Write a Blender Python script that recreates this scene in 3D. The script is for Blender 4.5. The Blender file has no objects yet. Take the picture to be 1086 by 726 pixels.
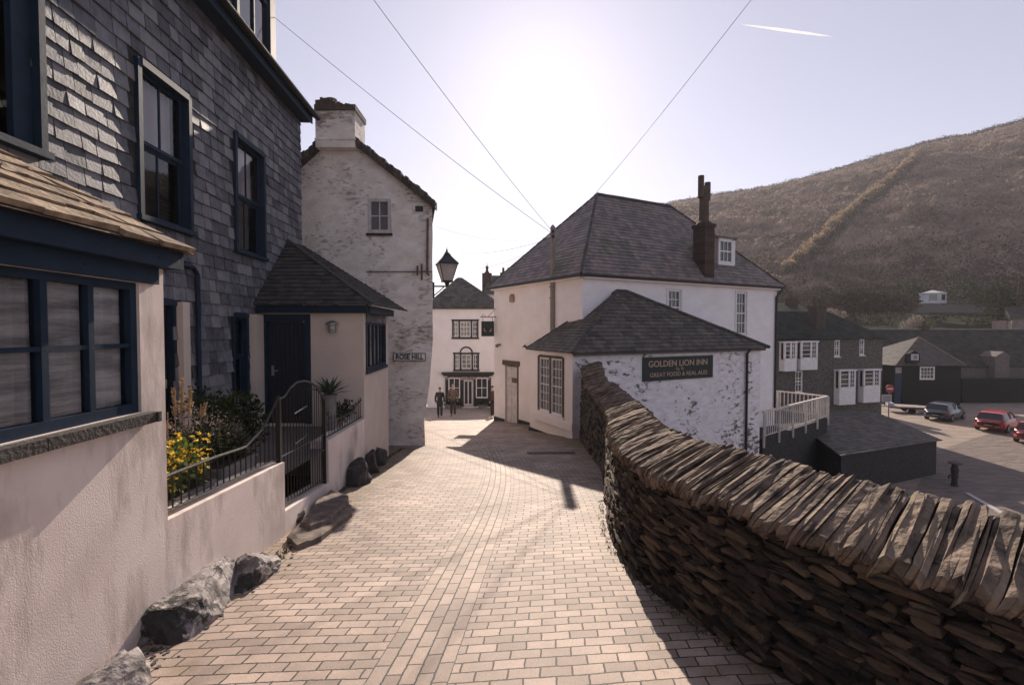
import bpy, math, random
from mathutils import Vector, Matrix, noise
R = random.Random(7)
rad = math.radians
S = bpy.context.scene
COL = S.collection

# ------------------------------------------------------------------ camera, sky, sun
F_PX, CX, CY = 490.0, 543.0, 363.0          # focal length in pixels of a 1086 x 726 frame
PITCH = math.atan(13.0 / F_PX)
cam = bpy.data.cameras.new('camera'); camo = bpy.data.objects.new('camera', cam); COL.objects.link(camo)
cam.sensor_width = 36.0; cam.lens = F_PX / 1086 * 36.0; cam.clip_start = 0.05; cam.clip_end = 6000
camo.location = (0, 0, 0); camo.rotation_euler = (rad(90) - PITCH, 0, 0); S.camera = camo

def ray(u, v):
    a = (u - CX) / F_PX; b = (CY - v) / F_PX
    return Vector((a, math.cos(PITCH) + b * math.sin(PITCH), -math.sin(PITCH) + b * math.cos(PITCH)))
def P(u, v, Y):
    d = ray(u, v); return d * (Y / d.y)
SUN = ray(575, 72).normalized()
SUN_AZ = math.atan2(SUN.x, SUN.y); SUN_EL = math.asin(SUN.z)

w = bpy.data.worlds.new('World'); S.world = w; w.use_nodes = True
nt = w.node_tree; nt.nodes.clear()
sky = nt.nodes.new('ShaderNodeTexSky'); sky.sky_type = 'NISHITA'; sky.sun_disc = False
sky.sun_elevation = SUN_EL; sky.sun_rotation = SUN_AZ
sky.altitude = 0; sky.air_density = 1.0; sky.dust_density = 0.34; sky.ozone_density = 2.0
tint = nt.nodes.new('ShaderNodeMixRGB'); tint.blend_type = 'MULTIPLY'; tint.inputs[0].default_value = 1
tint.inputs[2].default_value = (0.99, 0.925, 1.0, 1)
hs = nt.nodes.new('ShaderNodeHueSaturation'); hs.inputs['Saturation'].default_value = 0.62
bg = nt.nodes.new('ShaderNodeBackground'); bg.inputs[1].default_value = 0.05; sky.sun_intensity = 1.0
wo = nt.nodes.new('ShaderNodeOutputWorld')
nt.links.new(sky.outputs[0], hs.inputs['Color']); nt.links.new(hs.outputs[0], tint.inputs[1])
sky_fill = nt.nodes.new('ShaderNodeBackground'); sky_fill.inputs[0].default_value = (.094, .090, .108, 1)   # even pale background added to flatten the sky and fill shaded walls
addb = nt.nodes.new('ShaderNodeAddShader')
nt.links.new(tint.outputs[0], bg.inputs[0]); nt.links.new(bg.outputs[0], addb.inputs[0]); nt.links.new(sky_fill.outputs[0], addb.inputs[1]); nt.links.new(addb.outputs[0], wo.inputs[0])

sl = bpy.data.lights.new('sun', 'SUN'); sl.energy = 4.1; sl.angle = rad(0.5); sl.color = (1.0, 0.86, 0.72)
so = bpy.data.objects.new('sun', sl); COL.objects.link(so)
so.rotation_euler = SUN.to_track_quat('Z', 'Y').to_euler(); so.location = (0, 0, 40)

S.view_settings.view_transform = 'Standard'; S.view_settings.look = 'None'
S.view_settings.exposure = 0.9; S.view_settings.gamma = 1.0
S.render.engine = 'CYCLES'
S.cycles.use_denoising = True
S.cycles.max_bounces = 6; S.cycles.volume_bounces = 0; S.cycles.transparent_max_bounces = 8

# ------------------------------------------------------------------ helpers
class Fr:
    """wall frame: x runs along the wall, y goes into the building, z is up"""
    def __init__(s, ox, oy, ang, oz=0.0):
        s.o = Vector((ox, oy, oz)); s.a = ang
        s.x = Vector((math.cos(ang), math.sin(ang), 0)); s.y = Vector((-math.sin(ang), math.cos(ang), 0)); s.z = Vector((0, 0, 1))
    def __call__(s, x, y, z): return s.o + s.x * x + s.y * y + s.z * z
    def hit(s, u, v, yo=0.0):
        d = ray(u, v); o = s.o + s.y * yo
        t = o.dot(s.y) / d.dot(s.y); p = d * t
        return ((p - s.o).dot(s.x), p.z - s.o.z)
def fr2(x0, y0, x1, y1): return Fr(x0, y0, math.atan2(y1 - y0, x1 - x0))
W0 = Fr(0, 0, 0)

class MB:
    def __init__(s): s.v = []; s.f = []; s.t = []; s.uv = None
    def add(s, vs, fs, tone=None):
        n = len(s.v); s.v += [Vector(p) for p in vs]
        for f in fs: s.f.append([i + n for i in f]); s.t.append(R.random() if tone is None else tone)
        return s
    def hexa(s, p, tone=None):      # p: 4 bottom then 4 top, counter-clockwise
        return s.add(p, [(3, 2, 1, 0), (4, 5, 6, 7), (0, 1, 5, 4), (1, 2, 6, 5), (2, 3, 7, 6), (3, 0, 4, 7)], R.random() if tone is None else tone)
    def box(s, fr, x0, x1, y0, y1, z0, z1, tone=None):
        return s.hexa([fr(x0, y0, z0), fr(x1, y0, z0), fr(x1, y1, z0), fr(x0, y1, z0), fr(x0, y0, z1), fr(x1, y0, z1), fr(x1, y1, z1), fr(x0, y1, z1)], tone)
    def prism(s, pts, off, tone=None):
        n = len(pts); pts = [Vector(p) for p in pts]; off = Vector(off)
        fs = [tuple(range(n))[::-1], tuple(range(n, 2 * n))] + [(i, (i + 1) % n, n + (i + 1) % n, n + i) for i in range(n)]
        return s.add(pts + [p + off for p in pts], fs, R.random() if tone is None else tone)
    def tube(s, pts, r, n=8, cap=True, tone=None):
        pts = [Vector(p) for p in pts]; rs = r if isinstance(r, (list, tuple)) else [r] * len(pts)
        vs = []; T = R.random() if tone is None else tone; prev = None
        for i, p in enumerate(pts):
            d = (pts[min(i + 1, len(pts) - 1)] - pts[max(i - 1, 0)]).normalized()
            a = d.cross(Vector((0, 0, 1)) if abs(d.z) < .95 else Vector((1, 0, 0))).normalized() if prev is None else (prev - d * prev.dot(d)).normalized()
            prev = a; b = d.cross(a)
            for k in range(n):
                t = 2 * math.pi * k / n; vs.append(p + (a * math.cos(t) + b * math.sin(t)) * rs[i])
        fs = []
        for i in range(len(pts) - 1):
            for k in range(n): fs.append((i * n + k, i * n + (k + 1) % n, (i + 1) * n + (k + 1) % n, (i + 1) * n + k))
        if cap: fs += [tuple(range(n))[::-1], tuple(range((len(pts) - 1) * n, len(pts) * n))]
        return s.add(vs, fs, T)
    def lathe(s, c, prof, n=12, tone=None, ax=None):
        c = Vector(c); vs = []; fs = []
        for (r, z) in prof:
            for k in range(n):
                t = 2 * math.pi * (k + .5) / n; vs.append(c + Vector((r * math.cos(t), r * math.sin(t), z)))
        for i in range(len(prof) - 1):
            for k in range(n): fs.append((i * n + k, i * n + (k + 1) % n, (i + 1) * n + (k + 1) % n, (i + 1) * n + k))
        fs += [tuple(range(n))[::-1], tuple(range((len(prof) - 1) * n, len(prof) * n))]
        return s.add(vs, fs, R.random() if tone is None else tone)
    def leaf(s, c, L, W=None, d=None, tone=None):
        c = Vector(c); W = W or L * .5
        d = Vector(d).normalized() if d is not None else Vector((R.gauss(0, 1), R.gauss(0, 1), R.gauss(0, 1))).normalized()
        q = Vector((R.gauss(0, 1), R.gauss(0, 1), R.gauss(0, 1))); q = (q - d * q.dot(d)).normalized()
        return s.add([c, c + d * L * .5 + q * W * .5, c + d * L, c + d * L * .5 - q * W * .5], [(0, 1, 2, 3)], tone)
    def clump(s, c, rx, ry, rz, n, L, shell=.55):
        c = Vector(c)
        for _ in range(n):
            d = Vector((R.gauss(0, 1), R.gauss(0, 1), R.gauss(0, 1))).normalized(); r = shell + (1 - shell) * R.random()
            p = c + Vector((d.x * rx, d.y * ry, d.z * rz)) * r
            s.leaf(p, L * R.uniform(.6, 1.3), d=d + Vector((R.gauss(0, .7), R.gauss(0, .7), R.gauss(0, .7))))
        return s
    def build(s, name, mat, parent=None, smooth=False, loc=None):
        root = Vector((0, 0, 0)); q = parent
        while q is not None: root += Vector(q.location); q = q.parent
        if loc is not None: root += Vector(loc)
        me = bpy.data.meshes.new(name)
        me.from_pydata([p - root for p in s.v], [], s.f)
        a = me.attributes.new('tone', 'FLOAT', 'FACE'); a.data.foreach_set('value', s.t)
        if s.uv:
            ul = me.uv_layers.new(name='UVMap')
            for l in me.loops: ul.data[l.index].uv = s.uv[l.vertex_index]
        me.materials.append(mat)
        if smooth: me.polygons.foreach_set('use_smooth', [True] * len(me.polygons))
        me.update()
        o = bpy.data.objects.new(name, me); COL.objects.link(o)
        if parent is not None: o.parent = parent
        if loc is not None: o.location = loc
        return o

def tag(o, label=None, cat=None, group=None, kind=None):
    if label: o['label'] = label
    if cat: o['category'] = cat
    if group: o['group'] = group
    if kind: o['kind'] = kind
    return o
def thing(name, loc, label, cat, group=None):
    o = bpy.data.objects.new(name, None); COL.objects.link(o); o.location = loc; o.empty_display_size = .2
    return tag(o, label, cat, group)
def copy_tree(o, parent=None):
    c = o.copy(); COL.objects.link(c)
    if parent is not None: c.parent = parent
    for ch in [q for q in bpy.data.objects if q.parent == o]: copy_tree(ch, c)
    return c

# ------------------------------------------------------------------ materials
def M(name, col, rough=.8, col2=None, scale=4.0, bump=.2, bscale=40.0, tone=0.0, spec=.4, metal=0.0, stretch=(1, 1, 1),
      patch=None, bdist=.01, coat=0.0, contrast=(.35, .65), trans=0.0, hue=None):
    m = bpy.data.materials.new(name); m.use_nodes = True; n = m.node_tree.nodes; L = m.node_tree.links; n.clear()
    out = n.new('ShaderNodeOutputMaterial'); b = n.new('ShaderNodeBsdfPrincipled')
    b.inputs['Roughness'].default_value = rough; b.inputs['Specular IOR Level'].default_value = spec; b.inputs['Metallic'].default_value = metal
    b.inputs['Coat Weight'].default_value = coat
    tc = n.new('ShaderNodeTexCoord'); mp = n.new('ShaderNodeMapping'); mp.inputs['Scale'].default_value = stretch
    L.new(tc.outputs['Object'], mp.inputs[0]); V = mp.outputs[0]
    c2 = col2 or tuple(c * .7 for c in col)
    nz = n.new('ShaderNodeTexNoise'); nz.inputs['Scale'].default_value = scale; nz.inputs['Detail'].default_value = 8; nz.inputs['Roughness'].default_value = .6
    L.new(V, nz.inputs[0])
    rp = n.new('ShaderNodeValToRGB'); rp.color_ramp.elements[0].position = contrast[0]; rp.color_ramp.elements[1].position = contrast[1]
    rp.color_ramp.elements[0].color = (*c2, 1); rp.color_ramp.elements[1].color = (*col, 1)
    L.new(nz.outputs[0], rp.inputs[0]); C = rp.outputs[0]
    if tone:
        at = n.new('ShaderNodeAttribute'); at.attribute_name = 'tone'
        mr = n.new('ShaderNodeMapRange'); mr.inputs[3].default_value = 1 - tone; mr.inputs[4].default_value = 1 + tone
        L.new(at.outputs['Fac'], mr.inputs[0])
        mx = n.new('ShaderNodeVectorMath'); mx.operation = 'SCALE'; L.new(C, mx.inputs[0]); L.new(mr.outputs[0], mx.inputs['Scale']); C = mx.outputs[0]
        if hue:
            m3 = n.new('ShaderNodeMixRGB'); m3.inputs[2].default_value = (*hue, 1)
            r3 = n.new('ShaderNodeMapRange'); r3.inputs[1].default_value = .55; r3.inputs[2].default_value = 1.0; r3.inputs[4].default_value = .8
            L.new(at.outputs['Fac'], r3.inputs[0]); L.new(r3.outputs[0], m3.inputs[0]); L.new(C, m3.inputs[1]); C = m3.outputs[0]
    bn = n.new('ShaderNodeTexNoise'); bn.inputs['Scale'].default_value = bscale; bn.inputs['Detail'].default_value = 6; L.new(V, bn.inputs[0])
    hgt = bn.outputs[0]
    if patch:      # (colour, large scale, fine scale, low threshold, high threshold, stretch)
        pc, ls, fs, lo, hi, st = patch
        mp2 = n.new('ShaderNodeMapping'); mp2.inputs['Scale'].default_value = st; L.new(tc.outputs['Object'], mp2.inputs[0])
        a1 = n.new('ShaderNodeTexNoise'); a1.inputs['Scale'].default_value = ls; a1.inputs['Detail'].default_value = 2; L.new(tc.outputs['Object'], a1.inputs[0])
        a2 = n.new('ShaderNodeTexNoise'); a2.inputs['Scale'].default_value = fs; a2.inputs['Detail'].default_value = 7; a2.inputs['Roughness'].default_value = .65; L.new(mp2.outputs[0], a2.inputs[0])
        ad = n.new('ShaderNodeMath'); ad.operation = 'MULTIPLY_ADD'; ad.inputs[1].default_value = .75; L.new(a1.outputs[0], ad.inputs[0])
        L.new(a2.outputs[0], ad.inputs[2])
        mr2 = n.new('ShaderNodeMapRange'); mr2.inputs[1].default_value = lo; mr2.inputs[2].default_value = hi; L.new(ad.outputs[0], mr2.inputs[0])
        mx2 = n.new('ShaderNodeMixRGB'); L.new(mr2.outputs[0], mx2.inputs[0]); L.new(C, mx2.inputs[1]); mx2.inputs[2].default_value = (*pc, 1); C = mx2.outputs[0]
        sb = n.new('ShaderNodeMath'); sb.operation = 'SUBTRACT'; L.new(hgt, sb.inputs[0]); L.new(mr2.outputs[0], sb.inputs[1]); hgt = sb.outputs[0]
    L.new(C, b.inputs['Base Color'])
    if bump:
        bp = n.new('ShaderNodeBump'); bp.inputs['Strength'].default_value = bump; bp.inputs['Distance'].default_value = bdist
        L.new(hgt, bp.inputs['Height']); L.new(bp.outputs[0], b.inputs['Normal'])
    if trans:
        tr = n.new('ShaderNodeBsdfTranslucent'); L.new(C, tr.inputs[0]); ms = n.new('ShaderNodeMixShader'); ms.inputs[0].default_value = trans
        L.new(b.outputs[0], ms.inputs[1]); L.new(tr.outputs[0], ms.inputs[2]); L.new(ms.outputs[0], out.inputs[0])
    else: L.new(b.outputs[0], out.inputs[0])
    return m

def glass_mat():
    m = bpy.data.materials.new('clear_glass'); m.use_nodes = True; n = m.node_tree.nodes; L = m.node_tree.links; n.clear()
    out = n.new('ShaderNodeOutputMaterial'); g = n.new('ShaderNodeBsdfGlossy'); g.inputs['Roughness'].default_value = .02
    t = n.new('ShaderNodeBsdfTransparent'); f = n.new('ShaderNodeFresnel'); f.inputs[0].default_value = 1.6
    ms = n.new('ShaderNodeMixShader'); L.new(f.outputs[0], ms.inputs[0]); L.new(t.outputs[0], ms.inputs[1]); L.new(g.outputs[0], ms.inputs[2]); L.new(ms.outputs[0], out.inputs[0])
    return m
def dark_glass(name, base, ior=1.9):
    m = M(name, base, rough=.04, bump=.06, bscale=3.0, bdist=.02, scale=1.5, spec=.5)
    b = [q for q in m.node_tree.nodes if q.type == 'BSDF_PRINCIPLED'][0]; b.inputs['IOR'].default_value = ior
    return m

def paver_mat():
    m = bpy.data.materials.new('block_paving'); m.use_nodes = True; n = m.node_tree.nodes; L = m.node_tree.links; n.clear()
    out = n.new('ShaderNodeOutputMaterial'); b = n.new('ShaderNodeBsdfPrincipled'); b.inputs['Roughness'].default_value = .66; b.inputs['Specular IOR Level'].default_value = .32
    uv = n.new('ShaderNodeUVMap'); uv.uv_map = 'UVMap'; sp = n.new('ShaderNodeSeparateXYZ'); L.new(uv.outputs[0], sp.inputs[0])
    wob = n.new('ShaderNodeTexNoise'); wob.inputs['Scale'].default_value = 1.3; wob.inputs['Detail'].default_value = 2; L.new(uv.outputs[0], wob.inputs[0])
    def brick(vec, tint, off=.5):
        k = n.new('ShaderNodeTexBrick'); k.offset = off; L.new(vec, k.inputs['Vector'])
        k.inputs['Scale'].default_value = 1; k.inputs['Brick Width'].default_value = .20; k.inputs['Row Height'].default_value = .10
        k.inputs['Mortar Size'].default_value = .0058; k.inputs['Mortar Smooth'].default_value = .25; k.inputs['Bias'].default_value = -.1
        k.inputs['Color1'].default_value = (.46 * tint, .352 * tint, .292 * tint, 1); k.inputs['Color2'].default_value = (.27 * tint, .208 * tint, .172 * tint, 1); k.inputs['Mortar'].default_value = (.035, .028, .024, 1)
        return k
    jn = n.new('ShaderNodeTexNoise'); jn.inputs['Scale'].default_value = 26; jn.inputs['Detail'].default_value = 3; L.new(uv.outputs[0], jn.inputs[0])
    js = n.new('ShaderNodeVectorMath'); js.operation = 'SUBTRACT'; js.inputs[1].default_value = (.5, .5, .5); L.new(jn.outputs['Color'], js.inputs[0])
    jk = n.new('ShaderNodeVectorMath'); jk.operation = 'SCALE'; jk.inputs['Scale'].default_value = .014; L.new(js.outputs[0], jk.inputs[0])
    ja = n.new('ShaderNodeVectorMath'); ja.operation = 'ADD'; L.new(jk.outputs[0], ja.inputs[0]); L.new(uv.outputs[0], ja.inputs[1])
    sp = n.new('ShaderNodeSeparateXYZ'); L.new(ja.outputs[0], sp.inputs[0])
    c1 = n.new('ShaderNodeCombineXYZ'); L.new(sp.outputs[0], c1.inputs[0])
    wv = n.new('ShaderNodeMath'); wv.operation = 'MULTIPLY_ADD'; wv.inputs[1].default_value = .04; L.new(wob.outputs[0], wv.inputs[0]); L.new(sp.outputs[1], wv.inputs[2]); L.new(wv.outputs[0], c1.inputs[1])
    c2 = n.new('ShaderNodeCombineXYZ'); L.new(sp.outputs[1], c2.inputs[0]); 
    sh = n.new('ShaderNodeMath'); sh.operation = 'ADD'; sh.inputs[1].default_value = .25; L.new(sp.outputs[0], sh.inputs[0]); L.new(sh.outputs[0], c2.inputs[1])
    k1 = brick(c1.outputs[0], 1.0); k2 = brick(c2.outputs[0], .97)
    ab = n.new('ShaderNodeMath'); ab.operation = 'ABSOLUTE'; L.new(sp.outputs[0], ab.inputs[0])
    lt = n.new('ShaderNodeMath'); lt.operation = 'LESS_THAN'; lt.inputs[1].default_value = .25; L.new(ab.outputs[0], lt.inputs[0])
    mc = n.new('ShaderNodeMixRGB'); L.new(lt.outputs[0], mc.inputs[0]); L.new(k1.outputs[0], mc.inputs[1]); L.new(k2.outputs[0], mc.inputs[2])
    mf = n.new('ShaderNodeMix'); mf.data_type = 'FLOAT'; L.new(lt.outputs[0], mf.inputs[0]); L.new(k1.outputs['Fac'], mf.inputs[2]); L.new(k2.outputs['Fac'], mf.inputs[3])
    tc = n.new('ShaderNodeTexCoord')
    st = n.new('ShaderNodeTexNoise'); st.inputs['Scale'].default_value = .9; st.inputs['Detail'].default_value = 7; st.inputs['Roughness'].default_value = .65; L.new(tc.outputs['Object'], st.inputs[0])
    sr = n.new('ShaderNodeMapRange'); sr.inputs[1].default_value = .3; sr.inputs[2].default_value = .7; sr.inputs[3].default_value = .58; sr.inputs[4].default_value = 1.2; L.new(st.outputs[0], sr.inputs[0])
    sc = n.new('ShaderNodeVectorMath'); sc.operation = 'SCALE'; L.new(mc.outputs[0], sc.inputs[0]); L.new(sr.outputs[0], sc.inputs['Scale'])
    fn = n.new('ShaderNodeTexNoise'); fn.inputs['Scale'].default_value = 160; fn.inputs['Detail'].default_value = 3; L.new(tc.outputs['Object'], fn.inputs[0])
    fr_ = n.new('ShaderNodeMapRange'); fr_.inputs[1].default_value = .3; fr_.inputs[2].default_value = .7; fr_.inputs[3].default_value = .72; fr_.inputs[4].default_value = 1.2; L.new(fn.outputs[0], fr_.inputs[0])
    sc2 = n.new('ShaderNodeVectorMath'); sc2.operation = 'SCALE'; L.new(sc.outputs[0], sc2.inputs[0]); L.new(fr_.outputs[0], sc2.inputs['Scale'])
    # moss and grit gathered along the edges of the lane
    mo = n.new('ShaderNodeTexNoise'); mo.inputs['Scale'].default_value = 2.2; mo.inputs['Detail'].default_value = 8; mo.inputs['Roughness'].default_value = .7; L.new(tc.outputs['Object'], mo.inputs[0])
    mk = n.new('ShaderNodeMath'); mk.operation = 'MULTIPLY_ADD'; mk.inputs[1].default_value = .30; L.new(ab.outputs[0], mk.inputs[0]); L.new(mo.outputs[0], mk.inputs[2])
    mm = n.new('ShaderNodeMapRange'); mm.inputs[1].default_value = .98; mm.inputs[2].default_value = 1.3; mm.inputs[4].default_value = .8; L.new(mk.outputs[0], mm.inputs[0])
    mq = n.new('ShaderNodeMixRGB'); mq.inputs[2].default_value = (.13, .10, .05, 1); L.new(mm.outputs[0], mq.inputs[0]); L.new(sc2.outputs[0], mq.inputs[1])
    L.new(mq.outputs[0], b.inputs['Base Color'])
    # height: joints low, blocks slightly uneven
    h1 = n.new('ShaderNodeMath'); h1.operation = 'MULTIPLY_ADD'; h1.inputs[1].default_value = -1.0; L.new(mf.outputs[0], h1.inputs[0])
    h2 = n.new('ShaderNodeMath'); h2.operation = 'MULTIPLY'; h2.inputs[1].default_value = .35; L.new(fn.outputs[0], h2.inputs[0]); L.new(h2.outputs[0], h1.inputs[2])
    bw = n.new('ShaderNodeRGBToBW'); L.new(mc.outputs[0], bw.inputs[0])
    h3 = n.new('ShaderNodeMath'); h3.operation = 'MULTIPLY_ADD'; h3.inputs[1].default_value = 3.0; L.new(bw.outputs[0], h3.inputs[0]); L.new(h1.outputs[0], h3.inputs[2])
    bp = n.new('ShaderNodeBump'); bp.inputs['Strength'].default_value = .8; bp.inputs['Distance'].default_value = .004; L.new(h3.outputs[0], bp.inputs['Height']); L.new(bp.outputs[0], b.inputs['Normal'])
    L.new(b.outputs[0], out.inputs[0])
    return m

plaster = M('cream_render', (.78, .67, .62), .85, (.66, .55, .50), 1.4, .45, 120, patch=((.36, .30, .26), 1.1, 5.0, .88, 1.20, (1, 1, .28)), bdist=.006)
plaster_in = M('porch_render', (.62, .52, .45), .85, (.55, .46, .40), 2.0, .3, 50)
gable_white = M('weathered_whitewash', (.90, .83, .78), .9, (.70, .61, .55), 2.0, .8, 14, patch=((.30, .22, .175), .8, 5.5, .93, 1.14, (1, 1, 2.4)), bdist=.03, stretch=(1, 1, 1.6))
inn_white = M('white_painted_wall', (.88, .83, .84), .8, (.78, .73, .73), 1.2, .35, 18, bdist=.015, stretch=(1, 1, 2))
inn_street = M('white_smooth_wall', (.88, .80, .77), .8, (.80, .71, .67), 1.2, .2, 18, bdist=.01)
annex_white = M('flaking_whitewash', (.86, .81, .83), .85, (.70, .64, .65), 3.0, .9, 16, patch=((.17, .13, .115), .42, 3.6, .945, 1.01, (1, 1, 2.2)), bdist=.025, stretch=(1, 1, 2.4))
slate_wall = M('hung_slate', (.165, .165, .19), .6, (.08, .08, .093), 7.0, .7, 30, tone=.45, spec=.3, hue=(.20, .19, .195), bdist=.006)
slate_bay = M('old_stone_slate', (.34, .25, .17), .9, (.13, .095, .068), 7.0, 1.0, 20, tone=.3, bdist=.03)
slate_porch = M('porch_slate', (.062, .058, .055), .75, (.035, .033, .033), 6.0, .8, 30, tone=.3, hue=(.085, .07, .055), bdist=.012)
slate_inn = M('inn_roof_slate', (.21, .165, .155), .55, (.105, .085, .088), 1.0, .5, 20, tone=.25, hue=(.24, .17, .15), patch=((.075, .085, .035), .5, 3.0, .90, 1.15, (1, 1, 1)), bdist=.01)
slate_dark = M('annexe_roof_slate', (.105, .090, .074), .65, (.05, .044, .04), 3.0, .5, 20, tone=.35, bdist=.01)
slate_far = M('far_roof_slate', (.050, .052, .045), .9, (.03, .032, .028), 1.5, .4, 12, spec=.12, tone=.25, bdist=.02)
ridge_m = M('ridge_mortar', (.085, .078, .075), .85, (.05, .046, .045), 6, .6, 20, tone=.2)
navy = M('navy_paint', (.013, .028, .052), .6, (.009, .02, .038), 6, .15, 30, tone=.1, spec=.22)
door_dark = M('dark_blue_door_paint', (.016, .020, .034), .4, (.011, .014, .024), 5, .1, 30)
white_paint = M('white_joinery_paint', (.78, .74, .74), .5, (.66, .62, .62), 5, .1, 30)
black_paint = M('black_paint', (.012, .012, .013), .45, (.02, .018, .017), 8, .2, 40)
iron = M('wrought_iron', (.012, .013, .015), .45, (.02, .017, .014), 20, .3, 60)
glass_d = dark_glass('window_glass', (.02, .021, .025))
glass_clear = glass_mat()
net = M('net_curtain', (.80, .74, .73), .9, (.38, .345, .345), 5.5, .8, 30, stretch=(.35, .35, 3.2), contrast=(.38, .62), bdist=.03)
paving = paver_mat()
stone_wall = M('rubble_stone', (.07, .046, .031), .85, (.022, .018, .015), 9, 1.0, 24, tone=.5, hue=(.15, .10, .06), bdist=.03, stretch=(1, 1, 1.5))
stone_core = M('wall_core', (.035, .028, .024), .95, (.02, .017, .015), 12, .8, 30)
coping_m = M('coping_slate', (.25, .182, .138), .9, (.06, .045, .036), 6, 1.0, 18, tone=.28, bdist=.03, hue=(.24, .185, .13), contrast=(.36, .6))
rock_m = M('grey_rock', (.34, .30, .29), .8, (.06, .052, .05), 3.5, 1.0, 26, bdist=.02, contrast=(.38, .6), patch=((.035, .032, .03), 1.5, 6, .95, 1.02, (1, 1, 1)))
rock_dark = M('dark_slate_rock', (.065, .058, .058), .75, (.03, .028, .03), 9, 1.0, 22, bdist=.03)
step_m = M('step_stone', (.20, .15, .12), .85, (.09, .07, .06), 8, .8, 20)
house_stone = M('grey_stone_masonry', (.15, .13, .115), .9, (.06, .055, .052), 5, .9, 9, tone=.3, bdist=.05, stretch=(1, 1, 1.8))
dark_stone = M('dark_stone_masonry', (.05, .046, .043), .9, (.022, .022, .022), 5, .9, 9, bdist=.05, stretch=(1, 1, 1.8))
black_board = M('tarred_wall', (.016, .018, .018), .85, (.010, .012, .012), 3, .4, 12, spec=.1)
brick_m = M('old_brick', (.085, .050, .038), .9, (.045, .03, .025), 8, .8, 18, tone=.3, stretch=(1, 1, 2.5))
pot_m = M('terracotta', (.20, .10, .07), .85, (.12, .07, .05), 8, .4, 20)
wood_pole = M('weathered_timber', (.34, .27, .23), .85, (.18, .14, .12), 6, .6, 30, stretch=(6, 6, .6))
concrete = M('quay_concrete', (.30, .235, .19), .85, (.20, .155, .125), .7, .6, 3.5, bdist=.04, stretch=(1, 3, 1))
cobble = M('quay_cobbles', (.21, .165, .14), .8, (.11, .085, .075), 1.8, 1.0, 3.0, bdist=.12, stretch=(.6, 3.2, 1))
hill_m = M('heath_grass', (.25, .182, .14), .95, (.07, .052, .042), .10, 1.0, .8, bdist=.8, stretch=(1, 1, 2.2), contrast=(.34, .66), spec=.08)
grass_m = M('lawn_grass', (.022, .030, .012), .95, (.014, .02, .009), .5, .6, 3, bdist=.1, spec=.05)
leaf_m = M('dark_foliage', (.035, .05, .018), .65, (.018, .026, .011), 3, 0, spec=.15, tone=.5, trans=.25)
leaf_br = M('bright_foliage', (.09, .12, .03), .55, (.05, .075, .02), 5, 0, tone=.4, trans=.35)
scrub_m = M('winter_scrub', (.062, .043, .033), .9, (.028, .022, .018), .6, 0, spec=.08, tone=.5, trans=.2, hue=(.06, .065, .028))
dry_m = M('dry_flower', (.40, .28, .17), .9, (.26, .18, .11), 20, 0, tone=.25, trans=.35)
heather_m = M('grey_blossom', (.34, .27, .23), .9, (.2, .16, .14), 20, 0, tone=.35, trans=.3)
yellow_m = M('yellow_petals', (.80, .56, .05), .6, (.65, .40, .03), 20, 0, tone=.15, trans=.4)
soil_m = M('soil', (.05, .035, .025), 1, (.03, .02, .015), 10, 1, 30)
trough_m = M('grey_trough', (.22, .21, .20), .85, (.13, .12, .12), 6, .5, 30)
cable_m = M('black_cable', (.06, .055, .06), .6, None, 5, 0)
pale_ink = M('sign_lettering', (.50, .36, .27), .6, (.42, .30, .22), 9, 0)
green_board = M('sign_board_green', (.012, .022, .022), .5, (.009, .016, .016), 4, .05)

# ------------------------------------------------------------------ builders
def wall(mb, fr, x0, x1, z0, z1, ops=(), th=.22, y=0.0):
    """wall face with true openings and reveals; ops = (x0, x1, zb, zt)"""
    xs = sorted({x0, x1, *[o[0] for o in ops], *[o[1] for o in ops]}); zs = sorted({z0, z1, *[o[2] for o in ops], *[o[3] for o in ops]})
    xs = [a for a in xs if x0 <= a <= x1]; zs = [a for a in zs if z0 <= a <= z1]
    for i in range(len(xs) - 1):
        for j in range(len(zs) - 1):
            cx, cz = (xs[i] + xs[i + 1]) / 2, (zs[j] + zs[j + 1]) / 2
            if any(o[0] < cx < o[1] and o[2] < cz < o[3] for o in ops): continue
            mb.add([fr(xs[i], y, zs[j]), fr(xs[i + 1], y, zs[j]), fr(xs[i + 1], y, zs[j + 1]), fr(xs[i], y, zs[j + 1])], [(0, 1, 2, 3)], .5)
    for (a, b, c, d) in ops:
        q = [(a, c), (b, c), (b, d), (a, d)]
        for k in range(4):
            p, r = q[k], q[(k + 1) % 4]
            mb.add([fr(p[0], y, p[1]), fr(p[0], y + th, p[1]), fr(r[0], y + th, r[1]), fr(r[0], y, r[1])], [(0, 1, 2, 3)], .5)
    return mb

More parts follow.
